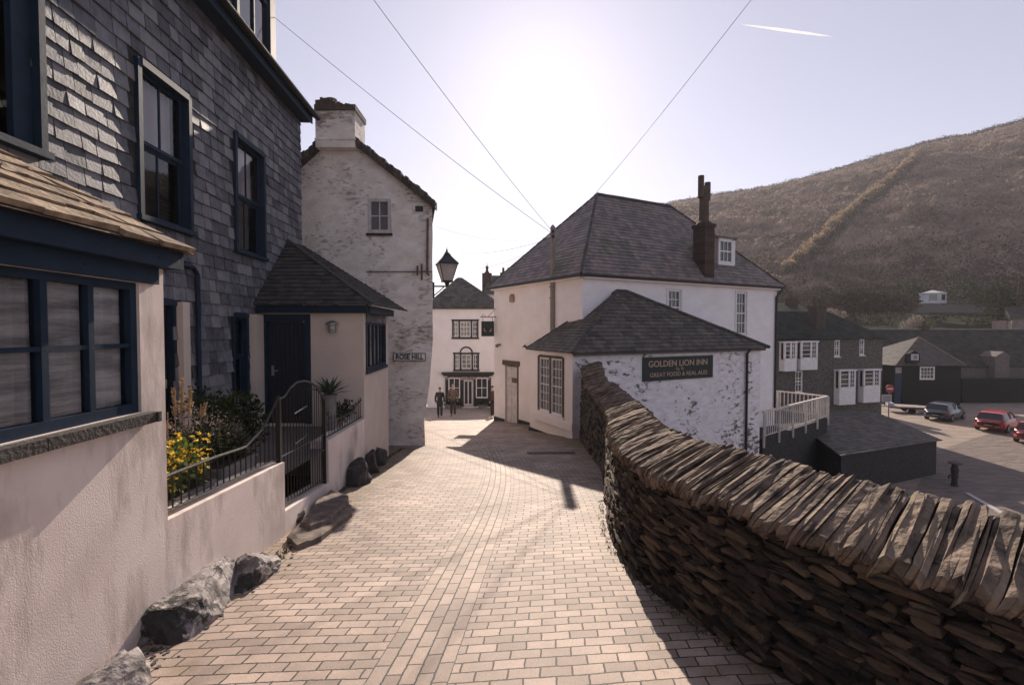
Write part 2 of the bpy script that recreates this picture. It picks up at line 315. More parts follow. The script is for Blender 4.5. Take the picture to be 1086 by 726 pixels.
def window(parent, fr, x0, x1, zb, zt, dep=.1, nx=2, nz=2, mat=None, fw=.06, bar=.022, sill=None, sash=True, pane=None, surround=0, name='window', smat=None, label=None):
    mat = mat or white_paint; m = MB(); d = dep
    m.box(fr, x0, x0 + fw, d - .05, d + .05, zb, zt, .5); m.box(fr, x1 - fw, x1, d - .05, d + .05, zb, zt, .5)
    m.box(fr, x0 + fw, x1 - fw, d - .05, d + .05, zb, zb + fw * 1.2, .5); m.box(fr, x0 + fw, x1 - fw, d - .05, d + .05, zt - fw, zt, .5)
    a0, a1, b0, b1 = x0 + fw, x1 - fw, zb + fw * 1.2, zt - fw; mid = (b0 + b1) / 2
    if sash: m.box(fr, a0, a1, d - .035, d + .015, mid - bar * .9, mid + bar * .9, .5)
    for i in range(1, nx):
        x = a0 + (a1 - a0) * i / nx; m.box(fr, x - bar / 2, x + bar / 2, d - .022, d + .012, b0, b1, .5)
    for j in range(1, nz):
        z = b0 + (b1 - b0) * j / nz
        if sash and abs(z - mid) < .03: continue
        m.box(fr, a0, a1, d - .02, d + .01, z - bar / 2, z + bar / 2, .5)
    if surround:
        s_ = surround
        m.box(fr, x0 - s_, x0, -.03, d + .04, zb - s_ * .3, zt + s_, .5); m.box(fr, x1, x1 + s_, -.03, d + .04, zb - s_ * .3, zt + s_, .5)
        m.box(fr, x0, x1, -.028, d + .04, zt, zt + s_, .5)
    o = m.build(name, mat, parent)
    if label: o['label'] = label
    g = MB(); g.add([fr(a0, d + .002, b0), fr(a1, d + .002, b0), fr(a1, d + .002, b1), fr(a0, d + .002, b1)], [(0, 1, 2, 3)], .5); g.build('pane', pane or glass_d, o)
    if sill:
        s = MB(); s.box(fr, x0 - .05, x1 + .05, -sill, d - .052, zb - .07, zb - .002, .5); s.build('sill', smat or mat, o)
    return o

def slates(mb, poly, row=.2, wd=.25, th=.014, lift=.02, gap=.006, jit=.5, tilt=.03, skip=None):
    """real slates laid in courses over a planar polygon"""
    poly = [Vector(p) for p in poly]; n = (poly[1] - poly[0]).cross(poly[2] - poly[0]).normalized()
    if abs(n.z) > 1e-3 and n.z < 0: n = -n
    u = Vector((0, 0, 1)).cross(n)
    u.normalize(); v = n.cross(u); 
    if v.z < 0: v = -v; 
    o = poly[0]; q = [((p - o).dot(u), (p - o).dot(v)) for p in poly]
    v0, v1 = min(a[1] for a in q), max(a[1] for a in q)
    def span(y):
        xs = []
        for i in range(len(q)):
            a, b = q[i], q[(i + 1) % len(q)]
            if (a[1] - y) * (b[1] - y) <= 0 and abs(a[1] - b[1]) > 1e-9: xs.append(a[0] + (b[0] - a[0]) * (y - a[1]) / (b[1] - a[1]))
        return (min(xs), max(xs)) if len(xs) > 1 else None
    y = v0; r = 0
    while y < v1 - .02:
        yb, yt = y, min(y + row, v1); sb, st = span(yb + 1e-3), span(yt - 1e-3)
        if sb and st:
            lo, hi = min(sb[0], st[0]), max(sb[1], st[1]); x = lo - wd * (.5 if r % 2 else 0) - R.random() * wd * .15
            while x < hi:
                ww = wd * R.uniform(1 - .3 * jit, 1 + .3 * jit); xa, xb = x + gap, x + ww
                c = lambda t, s_: min(max(t, s_[0]), s_[1])
                B0, B1, T0, T1 = c(xa, sb), c(xb, sb), c(xa, st), c(xb, st)
                x += ww
                if B1 - B0 < .01 and T1 - T0 < .01: continue
                if skip and skip(u, v, o, (B0 + B1) / 2, (yb + yt) / 2): continue
                dz = R.uniform(0, tilt) ; e = R.uniform(-1, 1) * .012 * jit; e2 = R.uniform(-1, 1) * .012 * jit
                l0 = lift + th + dz * .35 + .006; l1 = lift + th * .4
                pb0, pb1 = o + u * B0 + v * (yb + e), o + u * B1 + v * (yb + e2); pt1, pt0 = o + u * T1 + v * yt, o + u * T0 + v * yt
                s0 = R.uniform(-.004, .004) * jit
                mb.hexa([pb0, pb1, pt1, pt0, pb0 + n * (l0 + s0), pb1 + n * (l0 - s0), pt1 + n * l1, pt0 + n * l1])
        y += row; r += 1
    return mb

def text_obj(body, size, fr, x, z, y, mat, parent, name='lettering', ext=.004, sx=1.0, wide=None, bold=0.0):
    cu = bpy.data.curves.new(name, 'FONT'); cu.body = body; cu.size = size; cu.align_x = 'CENTER'; cu.align_y = 'CENTER'; cu.extrude = ext; cu.offset = bold
    t = bpy.data.objects.new('tmp', cu); COL.objects.link(t)
    dg = bpy.context.evaluated_depsgraph_get(); me = bpy.data.meshes.new_from_object(t.evaluated_get(dg)); bpy.data.objects.remove(t)
    xs = [v.co.x for v in me.vertices]; k = (wide / (max(xs) - min(xs))) if wide else sx
    root = Vector((0, 0, 0)); q = parent
    while q is not None: root += Vector(q.location); q = q.parent
    for v in me.vertices:
        c = v.co.copy(); v.co = fr(x + c.x * k, y - c.z, z + c.y) - root
    me.materials.clear(); me.materials.append(mat); me.name = name
    o = bpy.data.objects.new(name, me); COL.objects.link(o); o.parent = parent
    return o

def cat_rom(pts, n=12):
    out = []; pts = [Vector(p) for p in pts]
    for i in range(len(pts) - 1):
        a = pts[max(i - 1, 0)]; b = pts[i]; c = pts[i + 1]; d = pts[min(i + 2, len(pts) - 1)]
        for k in range(n):
            t = k / n; out.append(.5 * ((2 * b) + (c - a) * t + (2 * a - 5 * b + 4 * c - d) * t * t + (3 * b - a - 3 * c + d) * t ** 3))
    out.append(pts[-1]); return out
def interp(tab, y):
    if y <= tab[0][0]: return tab[0][1]
    for (a, b), (c, d) in zip(tab, tab[1:]):
        if y <= c:
            t = (y - a) / (c - a); return b + (d - b) * t
    return tab[-1][1]

SLOPE = .116
def gz(y): return -1.8 - SLOPE * min(y, 36.0)
QZ = -7.5                                     # quay level

# ------------------------------------------------------------------ ground, road, hills
g = MB(); g.add([(-400, -60, -9.2), (900, -60, -9.2), (900, 1500, -9.2), (-400, 1500, -9.2)], [(0, 1, 2, 3)], .5)
tag(g.build('ground', M('rough_ground', (.10, .085, .06), .95, (.06, .05, .04), .05, .5, 1)), kind='structure')

XC = [(-4, -1.3), (1.5, -.74), (2.79, -.62), (3.6, -.565), (4.9, -.45), (7.0, -.29), (8.5, -.25), (10.2, -.30), (13, -.62), (17, -1.35), (24, -2.9), (37, -5)]
def xc(y): # smoothed
    return sum(interp(XC, y + d) for d in (-.9, -.45, 0, .45, .9)) / 5
def road_l(y): return interp([(-4, -2.9), (3, -2.9), (6, -2.95), (8, -3.2), (11, -3.4), (13.4, -3.6), (13.6, -6.5), (37, -9)], y)
PAR = [(4.6, -.3), (3.35, .75), (2.55, 1.5), (2.1, 2.1), (1.62, 2.8), (1.31, 3.6), (1.13, 4.4), (1.17, 5.4), (1.42, 6.9), (1.68, 8.3), (1.86, 9.6), (1.96, 11.3), (2.05, 12.8), (2.12, 14.0), (2.2, 14.95)]
def road_r(y): return interp([(-4, 5.6), (-.3, 4.85), (.75, 3.6), (1.5, 2.75), (2.1, 2.35), (2.8, 1.9), (3.6, 1.55), (4.4, 1.4), (5.4, 1.42), (8.3, 1.85), (11.3, 2.2), (15, 2.5), (37, 3.4)], y)
rb = MB(); rows = 120; colsn = 22; rb.uv = []
for i in range(rows + 1):
    y = -4 + 41 * (i / rows) ** 1.25; l, r_ = road_l(y), road_r(y)
    for j in range(colsn + 1):
        x = l + (r_ - l) * j / colsn; t = x - xc(y)
        z = gz(y) + .02 * min(1, abs(t) / 1.2) + .006 * noise.noise(Vector((x * .8, y * .8, 0)))
        rb.v.append(Vector((x, y, z))); rb.uv.append((t, y - .09 * t))
for i in range(rows):
    for j in range(colsn):
        a = i * (colsn + 1) + j; rb.f.append([a, a + 1, a + colsn + 2, a + colsn + 1]); rb.t.append(.5)
tag(rb.build('road', paving, smooth=True), kind='structure')
eb = MB()                                      # earth bank that carries the road above the quay
for i in range(40):
    y0, y1 = -4 + 41 * i / 40, -4 + 41 * (i + 1) / 40
    eb.add([(road_l(y0) - 9, y0, gz(y0) - .02), (road_r(y0), y0, gz(y0) - .02), (road_r(y1), y1, gz(y1) - .02), (road_l(y1) - 9, y1, gz(y1) - .02)], [(0, 1, 2, 3)], .5)
    eb.add([(road_r(y0), y0, gz(y0) - .02), (road_r(y0) + .3, y0, -9.3), (road_r(y1) + .3, y1, -9.3), (road_r(y1), y1, gz(y1) - .02)], [(0, 1, 2, 3)], .5)
tag(eb.build('embankment', M('earth_bank', (.09, .075, .055), .95, (.05, .04, .03), 1, .6, 8)), kind='structure')

q = MB(); N = 40
for i in range(N + 1):
    for j in range(N + 1):
        q.v.append(Vector((2 + 75 * i / N, 2 + 52 * j / N, QZ)))
for i in range(N):
    for j in range(N):
        a = i * (N + 1) + j; q.f.append([a, a + N + 1, a + N + 2, a + 1]); q.t.append(.5)
tag(q.build('quay', concrete), kind='structure')
def on_quay(u, v, dz=0):
    d = ray(u, v); t = (QZ + dz) / d.z; return d * t
cb = MB(); pts = [on_quay(*p, .006) for p in ((992, 478), (1062, 455), (1160, 500), (1300, 640), (1050, 570), (950, 560))]
cb.add(pts, [tuple(range(6))], .5); tag(cb.build('cobbled_slipway', cobble), kind='structure')
kb = MB(); a, b = on_quay(1026, 524), on_quay(1082, 556); dd = (b - a).normalized(); nn = Vector((-dd.y, dd.x, 0)) * .09
kb.prism([a + nn, b + nn * 1.2, b - nn * 1.2, a - nn], (0, 0, .07)); kb.build('kerb', M('kerb_granite', (.45, .42, .42), .8)); tag(bpy.data.objects['kerb'], kind='structure')

# distant hill: foot and crest lines, real distances
crest = [(430, 352), (500, 338), (540, 312), (580, 280), (633, 242), (690, 221), (707, 218), (760, 208), (817, 200), (878, 184.5), (931, 168.5), (981, 154), (1009, 147.5), (1031, 145.5), (1052, 139), (1070, 134), (1086, 129.5), (1140, 112), (1220, 92), (1320, 80)]
def cv(u): return interp(crest, u)
def cD(u): return interp([(430, 330), (700, 300), (1086, 235), (1320, 200)], u)
h = MB(); NI, NJ = 300, 110
def hill_pt(u, j):
    """j in 0..1 foot to crest, >1 behind the crest"""
    fv = 330.0; D0 = interp([(430, 130), (830, 98), (1320, 84)], u)
    foot = P(u, fv, D0); cr = P(u, cv(u), cD(u))
    if j <= 1:
        t = j; p = foot.lerp(cr, t); p.z += (cr.z - foot.z) * .10 * math.sin(math.pi * t)
        s = 1.0 if 0 < j < .985 else .15
        nz_ = noise.fractal(Vector((p.x * .035, p.y * .035, 0)), .8, 2.0, 4) * 2.2 * math.sin(math.pi * min(1, t + .02))
        tuft = noise.fractal(Vector((p.x * .28, p.y * .28, 7)), .7, 2.1, 4) * 1.25 * s
        p.z += nz_ + tuft
    else:
        p = cr + Vector((0, (j - 1) * 300, -(j - 1) * 120))
    return p
for i in range(NI + 1):
    u = 430 + 890 * i / NI
    for j in range(NJ + 1):
        jj = (j / (NJ - 6)) if j <= NJ - 6 else 1 + (j - NJ + 6) / 6
        h.v.append(hill_pt(u, jj))
for i in range(NI):
    for j in range(NJ):
        a = i * (NJ + 1) + j; h.f.append([a, a + NJ + 1, a + NJ + 2, a + 1]); h.t.append(.5)
tag(h.build('hill', hill_m, smooth=False), kind='structure')
# terraced lower slope between the quay houses and the hill
t_ = MB(); NI2, NJ2 = 90, 30
def low_pt(u, j):
    D0 = interp([(430, 130), (830, 98), (1320, 84)], u); a = P(u, 368, 56 if u > 700 else 60); a.z = -2.2; b = P(u, 329, D0 + 1.5)
    p = a.lerp(b, j); p.z += .45 * noise.noise(Vector((p.x * .12, p.y * .12, 2))); return p
for i in range(NI2 + 1):
    for j in range(NJ2 + 1): t_.v.append(low_pt(560 + 760 * i / NI2, j / NJ2))
for i in range(NI2):
    for j in range(NJ2):
        a = i * (NJ2 + 1) + j; t_.f.append([a, a + NJ2 + 1, a + NJ2 + 2, a + 1]); t_.t.append(.5)
for i in range(NI2):   # drop to the quay
    a, b = low_pt(560 + 760 * i / NI2, 0), low_pt(560 + 760 * (i + 1) / NI2, 0)
    t_.add([(a.x, a.y, -9.2), (b.x, b.y, -9.2), b, a], [(0, 1, 2, 3)], .5)
tag(t_.build('terraced_slope', grass_m), kind='structure')

# ------------------------------------------------------------------ slate-hung house (left)
SA = math.pi / 2 + math.atan(.057)
FS = Fr(-4.48, 0, SA)                         # facade frame: x ~ Y
def fx(Y): return Y / math.cos(math.atan(.057))
sh = thing('slate_house', (-4.8, 5, -1.8), 'slate-hung house with navy sash windows on the left of the lane', 'house')
w1a, w1b = FS.hit(143, 150)[0], FS.hit(200, 150)[0]; w1t = FS.hit(200, 105)[1]; w1z = FS.hit(198, 243)[1]
w2a, w2b = FS.hit(247, 200)[0], FS.hit(279, 200)[0]; w2t = FS.hit(279, 165)[1]; w2z = FS.hit(278, 272)[1]
END = fx(11.3)
d1a, d1b = FS.hit(166, 400)[0], FS.hit(188, 400)[0]; d1t = FS.hit(186, 320)[1]
w3a, w3b = FS.hit(246, 380)[0], FS.hit(263, 380)[0]; w3t = FS.hit(262, 333)[1]
w0a, w0b = 3.1, fx(4.68)
ops = [(w0a, w0b, 1.75, 4.75), (w1a, w1b, w1z, w1t), (w2a, w2b, w2z, w2t), (d1a, d1b, -1.8, d1t), (w3a, w3b, -1.2, w3t)]
m = MB(); wall(m, FS, -1.5, END, -3.2, 5.2, ops, .25)
f2 = FS
m.add([FS(END, 0, -4), FS(END, 6.0, -4), FS(END, 6.0, 5.2), FS(END, 3, 7.8), FS(END, 0, 5.2)], [(0, 1, 2, 3, 4)], .5)
m.add([FS(-1.5, 0, -4), FS(-1.5, 6.0, -4), FS(-1.5, 6.0, 5.2), FS(-1.5, 3, 7.8), FS(-1.5, 0, 5.2)], [(0, 1, 2, 3, 4)], .5)
m.add([FS(-1.5, 6, -4), FS(END, 6, -4), FS(END, 6, 5.2), FS(-1.5, 6, 5.2)], [(0, 1, 2, 3)], .5)
m.build('wall', dark_stone, sh)
cl = MB()
def sk(u, v, o, a, b):
    p = o + u * a + v * b; x = (p - FS.o).dot(FS.x); z = p.z
    return any(q[0] - .02 < x < q[1] + .02 and q[2] - .02 < z < q[3] + .02 for q in ops)
slates(cl, [FS(1.0, 0, -1.9), FS(END, 0, -1.9), FS(END, 0, 5.05), FS(1.0, 0, 5.05)], .195, .245, .014, .0, .012, 1.0, .045, sk)
# outward side of the facade is -y: mirror check done by the normal in slates()
cl.build('slate_cladding', slate_wall, sh)
def navy_sash(x0, x1, zb, zt, out=.06, nm='window'):
    m = MB(); e = .07
    m.box(FS, x0 - .0, x0 + e, -out, .10, zb - .02, zt, .5); m.box(FS, x1 - e, x1, -out, .10, zb - .02, zt, .5)
    m.box(FS, x0 + e, x1 - e, -out - .01, .10, zt - e, zt + .02, .5); m.box(FS, x0 - .03, x1 + .03, -out - .03, .10, zb - .09, zb - .021, .5)
    a0, a1, b0, b1 = x0 + e, x1 - e, zb, zt - e; mid = (b0 + b1) / 2; s = .05
    for (p, r_, c, d) in ((b0, mid, .085, .12), (mid, b1, .045, .08)):
        m.box(FS, a0, a0 + s, c, d, p, r_, .5); m.box(FS, a1 - s, a1, c, d, p, r_, .5); m.box(FS, a0 + s, a1 - s, c, d, p, p + s, .5); m.box(FS, a0 + s, a1 - s, c, d, r_ - s, r_, .5)
        m.box(FS, (a0 + a1) / 2 - .012, (a0 + a1) / 2 + .012, c + .005, d - .005, p + s, r_ - s, .5)
    o = m.build(nm, navy, sh); g_ = MB()
    for (p, r_, c) in ((b0, mid, .10), (mid, b1, .06)):
        g_.add([FS(a0 + s, c, p), FS(a1 - s, c, p), FS(a1 - s, c, r_), FS(a0 + s, c, r_)], [(0, 1, 2, 3)], .5)
    g_.build('pane', glass_clear, o)
    k = MB(); 
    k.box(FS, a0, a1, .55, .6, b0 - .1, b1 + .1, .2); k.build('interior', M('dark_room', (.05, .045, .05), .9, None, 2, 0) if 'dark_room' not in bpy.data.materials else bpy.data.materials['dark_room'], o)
    c_ = MB(); zc = b0 + (b1 - b0) * .50  # pale pleated sheet behind the upper half, imitating sky reflected in the panes
    for k_ in range(16):
        xx = a0 + s + (a1 - a0 - 2 * s) * k_ / 16; xx2 = a0 + s + (a1 - a0 - 2 * s) * (k_ + 1) / 16
        c_.add([FS(xx, .19 + .02 * (k_ % 2), zc), FS(xx2, .19 + .02 * ((k_ + 1) % 2), zc), FS(xx2, .19 + .02 * ((k_ + 1) % 2), b1), FS(xx, .19 + .02 * (k_ % 2), b1)], [(0, 1, 2, 3)], .5)
    c_.build('sky_reflection', sky_refl_m, o)
    return o
sky_refl_m = M('pale_sky_reflection', (.50, .47, .52), .9, (.42, .39, .44), 2, 0)
navy_sash(w1a, w1b, w1z, w1t); navy_sash(w2a, w2b, w2z, w2t); navy_sash(w0a, w0b, 1.8, 4.75, .10); navy_sash(w3a, w3b, -1.2, w3t, .03)
# deep navy mullion box of the first-floor corner window
m = MB(); m.box(FS, w0b - .26, w0b - .071, -.02, .04, 1.8, 4.68, .5); m.build('window_pilaster', navy, sh)
# door, its frame, pale pilasters
m = MB(); m.box(FS, d1a + .05, d1b - .05, .1, .15, -1.8, d1t - .06, .5)
for zz in (-1.55, -.75, -.1):
    m.box(FS, d1a + .13, d1b - .13, .085, .0995, zz, zz + (.62 if zz < -1 else .5), .4)
do = m.build('door', door_dark, sh); m = MB(); m.tube([FS(d1b - .16, .05, -.82), FS(d1b - .16, .05, -.70)], .012, 6); m.tube([FS(d1b - .16, .09, -.76), FS(d1b - .16, .045, -.76), FS(d1b - .26, .045, -.76)], .01, 6); m.build('handle', M('brass', (.5, .4, .25), .35, metal=.9), do)
m = MB(); m.box(FS, d1a, d1a + .05, 0, .2, -1.8, d1t, .5); m.box(FS, d1b - .05, d1b, 0, .2, -1.8, d1t, .5); m.box(FS, d1a, d1b, -.02, .2, d1t - .06, d1t + .05, .5); m.build('door_frame', navy, sh)
m = MB(); px = FS.hit(196, 400)[0]; m.box(FS, d1b + .01, px, -.09, .05, -1.9, d1t - .0, .5); m.build('pilaster', plaster_in, sh); m = MB(); pa, pb = FS.hit(264, 380)[0], FS.hit(275, 380)[0]; m.box(FS, pa, pb + .1, -.12, .05, -1.9, w3t, .5); m.build('pilaster', plaster_in, sh)
# eaves: soffit board, gutter, roof
m = MB(); m.box(FS, -1.5, END + .05, -.26, .0, 5.03, 5.09, .5); m.box(FS, -1.5, END + .05, -.285, -.262, 5.0, 5.2, .5); m.build('eaves_board', navy, sh)
gp = [(-.30 - .065 + .065 * math.cos(t), 5.20 + .065 * math.sin(t)) for t in [math.pi + math.pi * k / 8 for k in range(9)]]
m = MB(); L0, L1 = -1.5, END + .18
n_ = len(gp); vs = [FS(L0, a, b) for a, b in gp] + [FS(L1, a, b) for a, b in gp] + [FS(L0, a * .985 + (0), b + .012) for a, b in gp] + [FS(L1, a * .985, b + .012) for a, b in gp]
m.add(vs, [(i, i + 1, n_ + i + 1, n_ + i) for i in range(n_ - 1)] + [(2 * n_ + i + 1, 2 * n_ + i, 3 * n_ + i, 3 * n_ + i + 1) for i in range(n_ - 1)] + [tuple(range(n_, 2 * n_))], .5)
m.build('gutter', black_paint, sh)
m = MB(); slates(m, [FS(-1.5, -.33, 5.15), FS(END + .1, -.33, 5.15), FS(END + .1, 3, 8.0), FS(-1.5, 3, 8.0)], .25, .35); m.add([FS(-1.5, -.33, 5.14), FS(END + .1, -.33, 5.14), FS(END + .1, 3, 7.99), FS(-1.5, 3, 7.99)], [(0, 1, 2, 3)]); m.add([FS(-1.5, 6.3, 5.14), FS(END + .1, 6.3, 5.14), FS(END + .1, 3, 7.99), FS(-1.5, 3, 7.99)], [(0, 1, 2, 3)]); m.build('roof', slate_porch, sh)
# dormer
dx0, dx1 = FS.hit(238, 20, .3)[0], FS.hit(284, 20, .3)[0]
dm = MB(); dm.box(FS, dx0, dx0 + .16, .25, 2.2, 5.5, 8.2, .5); dm.box(FS, dx1 - .08, dx1, .25, 2.2, 5.5, 8.2, .5); dm.box(FS, dx0, dx1, .25, 2.2, 5.5, 5.9, .5); dm.box(FS, dx0 - .1, dx1 + .1, .1, 2.4, 8.2, 8.35, .5)
dorm = dm.build('dormer', slate_porch, sh)
m = MB(); a0, a1 = dx0 + .2, dx1 - .09
m.box(FS, a0, a0 + .09, .17, .3, 5.9, 8.1, .5); m.box(FS, a1 - .12, a1 + .13, .15, .32, 5.5, 8.19, .5); m.box(FS, a0, a1, .17, .3, 5.82, 5.95, .5); m.box(FS, a0, a1, .19, .27, 6.95, 7.02, .5); m.box(FS, (a0 + a1) / 2 - .02, (a0 + a1) / 2 + .02, .2, .26, 5.95, 8.1, .5)
m.build('dormer_window', navy, dorm); m = MB(); m.add([FS(a0, .24, 5.9), FS(a1, .24, 5.9), FS(a1, .24, 8.1), FS(a0, .24, 8.1)], [(0, 1, 2, 3)]); m.build('pane', glass_d, dorm)
m = MB(); xx = FS.hit(207, 380)[0]; m.tube([FS(xx - .5, -.06, .95), FS(xx - .1, -.06, .95), FS(xx, -.06, .85), FS(xx, -.06, -1.8)], .035, 8); m.build('downpipe', navy, sh)

# ---- single-storey bay extension
BA = math.pi / 2 + math.atan(.045)
BW = Fr(-2.50 - .035 * 3.35 + .0, 0, BA); BW.o.x = -2.547 + .045 * 3.35      # passes (-2.547, 3.35)
bay = thing('bay_extension', (-3.2, 2.2, -2.1), 'cream rendered ground-floor extension with wide navy window and golden slate roof, nearest on the left', 'house extension')
bc = BW.hit(175, 400)[0]                        # right-hand corner
wx0, wx1 = -.2, BW.hit(149, 380)[0]; wz0 = BW.hit(148, 437)[1]; wz1 = BW.hit(148, 300)[1]
m = MB(); wall(m, BW, -2.5, bc, -2.9, wz1 + .24, [(wx0, wx1, wz0, wz1)], .14)
m.add([BW(bc, 0, -2.9), BW(bc, 2.1, -2.9), BW(bc, 2.0, wz1 + .2), BW(bc, 0, wz1 + .2)], [(0, 1, 2, 3)], .5)
m.build('wall', plaster, bay)
m = MB(); e = .055
m.box(BW, wx0, wx1, .02, .10, wz0, wz0 + .065, .5); m.box(BW, wx0, wx1, .02, .10, wz1 - .05, wz1, .5); m.box(BW, wx1 - e, wx1, .02, .10, wz0 + .065, wz1 - .05, .5)
xs = [BW.hit(u_, 380)[0] for u_ in (147, 99, 52, 0)]; stp = (xs[0] - xs[3]) / 3.0
k = 0; xx = xs[0] - .04
while xx > wx0:
    if k: m.box(BW, xx - .02, xx + .02, .025, .09, wz0 + .065, wz1 - .05, .5)
    xx -= .295; k += 1
zm = BW.hit(100, 368)[1]; m.box(BW, wx0, wx1 - e, .03, .085, zm - .013, zm + .013, .5)
wo_ = m.build('window', navy, bay)
m = MB(); m.add([BW(wx0, .06, wz0), BW(wx1, .06, wz0), BW(wx1, .06, wz1), BW(wx0, .06, wz1)], [(0, 1, 2, 3)]); m.build('pane', glass_clear, wo_)
m = MB()
for i in range(90):
    for (xa, xb, k0, k1) in ((wx0 + (wx1 - wx0) * i / 90, wx0 + (wx1 - wx0) * (i + 1) / 90, i, i + 1),):
        yy = lambda kk: .085 + .010 * math.sin(kk * 1.3) + .008 * math.sin(kk * 2.9)
        m.add([BW(xa, yy(k0), wz0 - .1), BW(xb, yy(k1), wz0 - .1), BW(xb, yy(k1), wz1 + .05), BW(xa, yy(k0), wz1 + .05)], [(0, 1, 2, 3)], .5)
m.build('curtain', net, wo_)
m = MB(); xx = wx0 - .1; 
while xx < wx1 + .05:
    L_ = R.uniform(.5, .9); x2 = min(xx + L_, wx1 + .07); m.box(BW, xx, x2 - .006, -.085 + R.uniform(-.008, .008), .018, wz0 - .075, wz0 - .004 + R.uniform(-.004, .0)); xx = x2
    if x2 >= wx1 + .07: break
m.build('sill', M('slate_sill', (.06, .05, .045), .8, (.03, .026, .024), 12, 1, 40, tone=.2), wo_)
# fascia boards (navy) stacked over the window, roof
zf0 = wz1 + .0
m = MB(); m.box(BW, -2.5, bc - .09, -.035, .10, wz1 + .002, wz1 + .12, .5); m.box(BW, -2.5, bc + .03, -.11, -.02, wz1 + .122, wz1 + .25, .5)
m.box(BW, bc + .032, bc + .06, -.11, 2.0, wz1 + .122, wz1 + .25, .5)
m.box(BW, -2.5, bc + .03, -.019, .1, wz1 + .122, wz1 + .22, .5)
for xb_ in (.9, 1.5, 2.1, 2.7, 3.2):
    for zb_ in (wz1 + .06, wz1 + .18): m.lathe(BW(xb_, -.11 if zb_ > wz1 + .15 else -.036, zb_), [(.008, -.006), (.008, .006)], 6)
m.build('fascia', navy, bay)
ez = wz1 + .255; 
ec = Vector(BW(bc + .22, -.24, ez)); yb_ = 2.25
tp = P(0, 140, 3.9)                             # a point on the right-hand hip
# roof plane: eave line at y=-.24, rising to the slate wall at y=2.2
eu = BW.x
hipdir = None
def roofpt(x, y, r=.62): return BW(x, y, ez + (y + .17) * r)
top_y = 2.0
hx = bc + .09 - (top_y + .17) * .55
m = MB(); poly = [roofpt(-2.5, -.17), roofpt(bc + .09, -.17), roofpt(hx, top_y), roofpt(-2.5, top_y)]
slates(m, poly, .19, .30, .010, .012, .004, 2.2, .022)
m.add([p - Vector((0, 0, .01)) for p in poly], [(0, 1, 2, 3)], .3)
hp = [roofpt(bc + .09, -.17), BW(bc + .09, top_y, ez), roofpt(hx, top_y)]
slates(m, hp, .19, .3, .010, .012, .004, 2.0, .022); m.add([p - Vector((0, 0, .01)) for p in hp], [(0, 1, 2)], .3)
m.build('roof', slate_bay, bay)

# ---- porch
PY = 9.1
porch = thing('porch', (-3.9, 10, -2.4), 'cream porch with dark plank door, bulkhead lamp and hipped slate roof', 'porch')
PX0 = P(275, 350, PY).x; PX1 = P(386, 400, PY).x
PF = Fr(PX0, PY, 0); PWd = PX1 - PX0
PS = fr2(PX1, PY, P(412, 450, 11.3).x, 11.3); PL = (Vector((P(412, 450, 11.3).x, 11.3, 0)) - Vector((PX1, PY, 0))).length
ez = PF.hit(386, 332)[1]
dxa, dxb = 0.03, PF.hit(330, 400)[0]; dzt = ez - .02
m = MB(); wall(m, PF, 0, PWd, -3.3, ez, [(dxa, dxb, -1.85, dzt)], .12)
s0, s1 = PS.hit(387, 360)[0] + .05, PS.hit(408, 360)[0] + .05; sz0, sz1 = PS.hit(397, 390)[1], PS.hit(397, 342)[1]
wall(m, PS, 0, PL, -3.6, ez, [(s0, s1, sz0, sz1)], .12)
m.add([PS(PL, 0, -3.6), PS(PL, 2.0, -3.6), PS(PL, 2.0, ez), PS(PL, 0, ez)], [(0, 1, 2, 3)], .5)
m.build('wall', plaster_in, porch)
m = MB(); nb = 9
for i in range(nb):
    a = dxa + .11 + (dxb - dxa - .22) * i / nb; b = dxa + .11 + (dxb - dxa - .22) * (i + 1) / nb
    m.box(PF, a + .003, b - .003, .06, .1, -1.85, dzt - .16)
do = m.build('door', door_dark, porch)
m = MB(); m.tube([PF(dxa + .2, .055, -.80), PF(dxa + .2, .02, -.80), PF(dxa + .32, .02, -.80)], .012, 6); m.box(PF, dxa + .175, dxa + .225, .045, .058, -.9, -.7); m.build('handle', M('steel', (.5, .5, .5), .3, metal=1), do)
m = MB(); m.box(PF, dxa, dxa + .11, -.02, .11, -1.85, dzt, .5); m.box(PF, dxb - .11, dxb, -.02, .11, -1.85, dzt, .5); m.box(PF, dxa + .11, dxb - .11, -.02, .11, dzt - .14, dzt, .5); m.build('door_frame', navy, porch)
m = MB(); m.box(PF, -.05, PWd + .12, -.14, .02, ez + .0, ez + .15, .5); m.box(PS, -.05, PL + .05, -.14, .02, ez + .003, ez + .147, .5); m.build('fascia', navy, porch)
window(porch, PS, s0, s1, sz0, sz1, .03, 5, 1, navy, .05, .05, .05, False, name='window', smat=navy)
m = MB(); slates(m, [PS(s0, -.02, sz1 + .01), PS(s1, -.02, sz1 + .01), PS(s1, -.02, ez), PS(s0, -.02, ez)], .1, .2, .008, 0); 
m.build('slate_apron', slate_wall, porch)
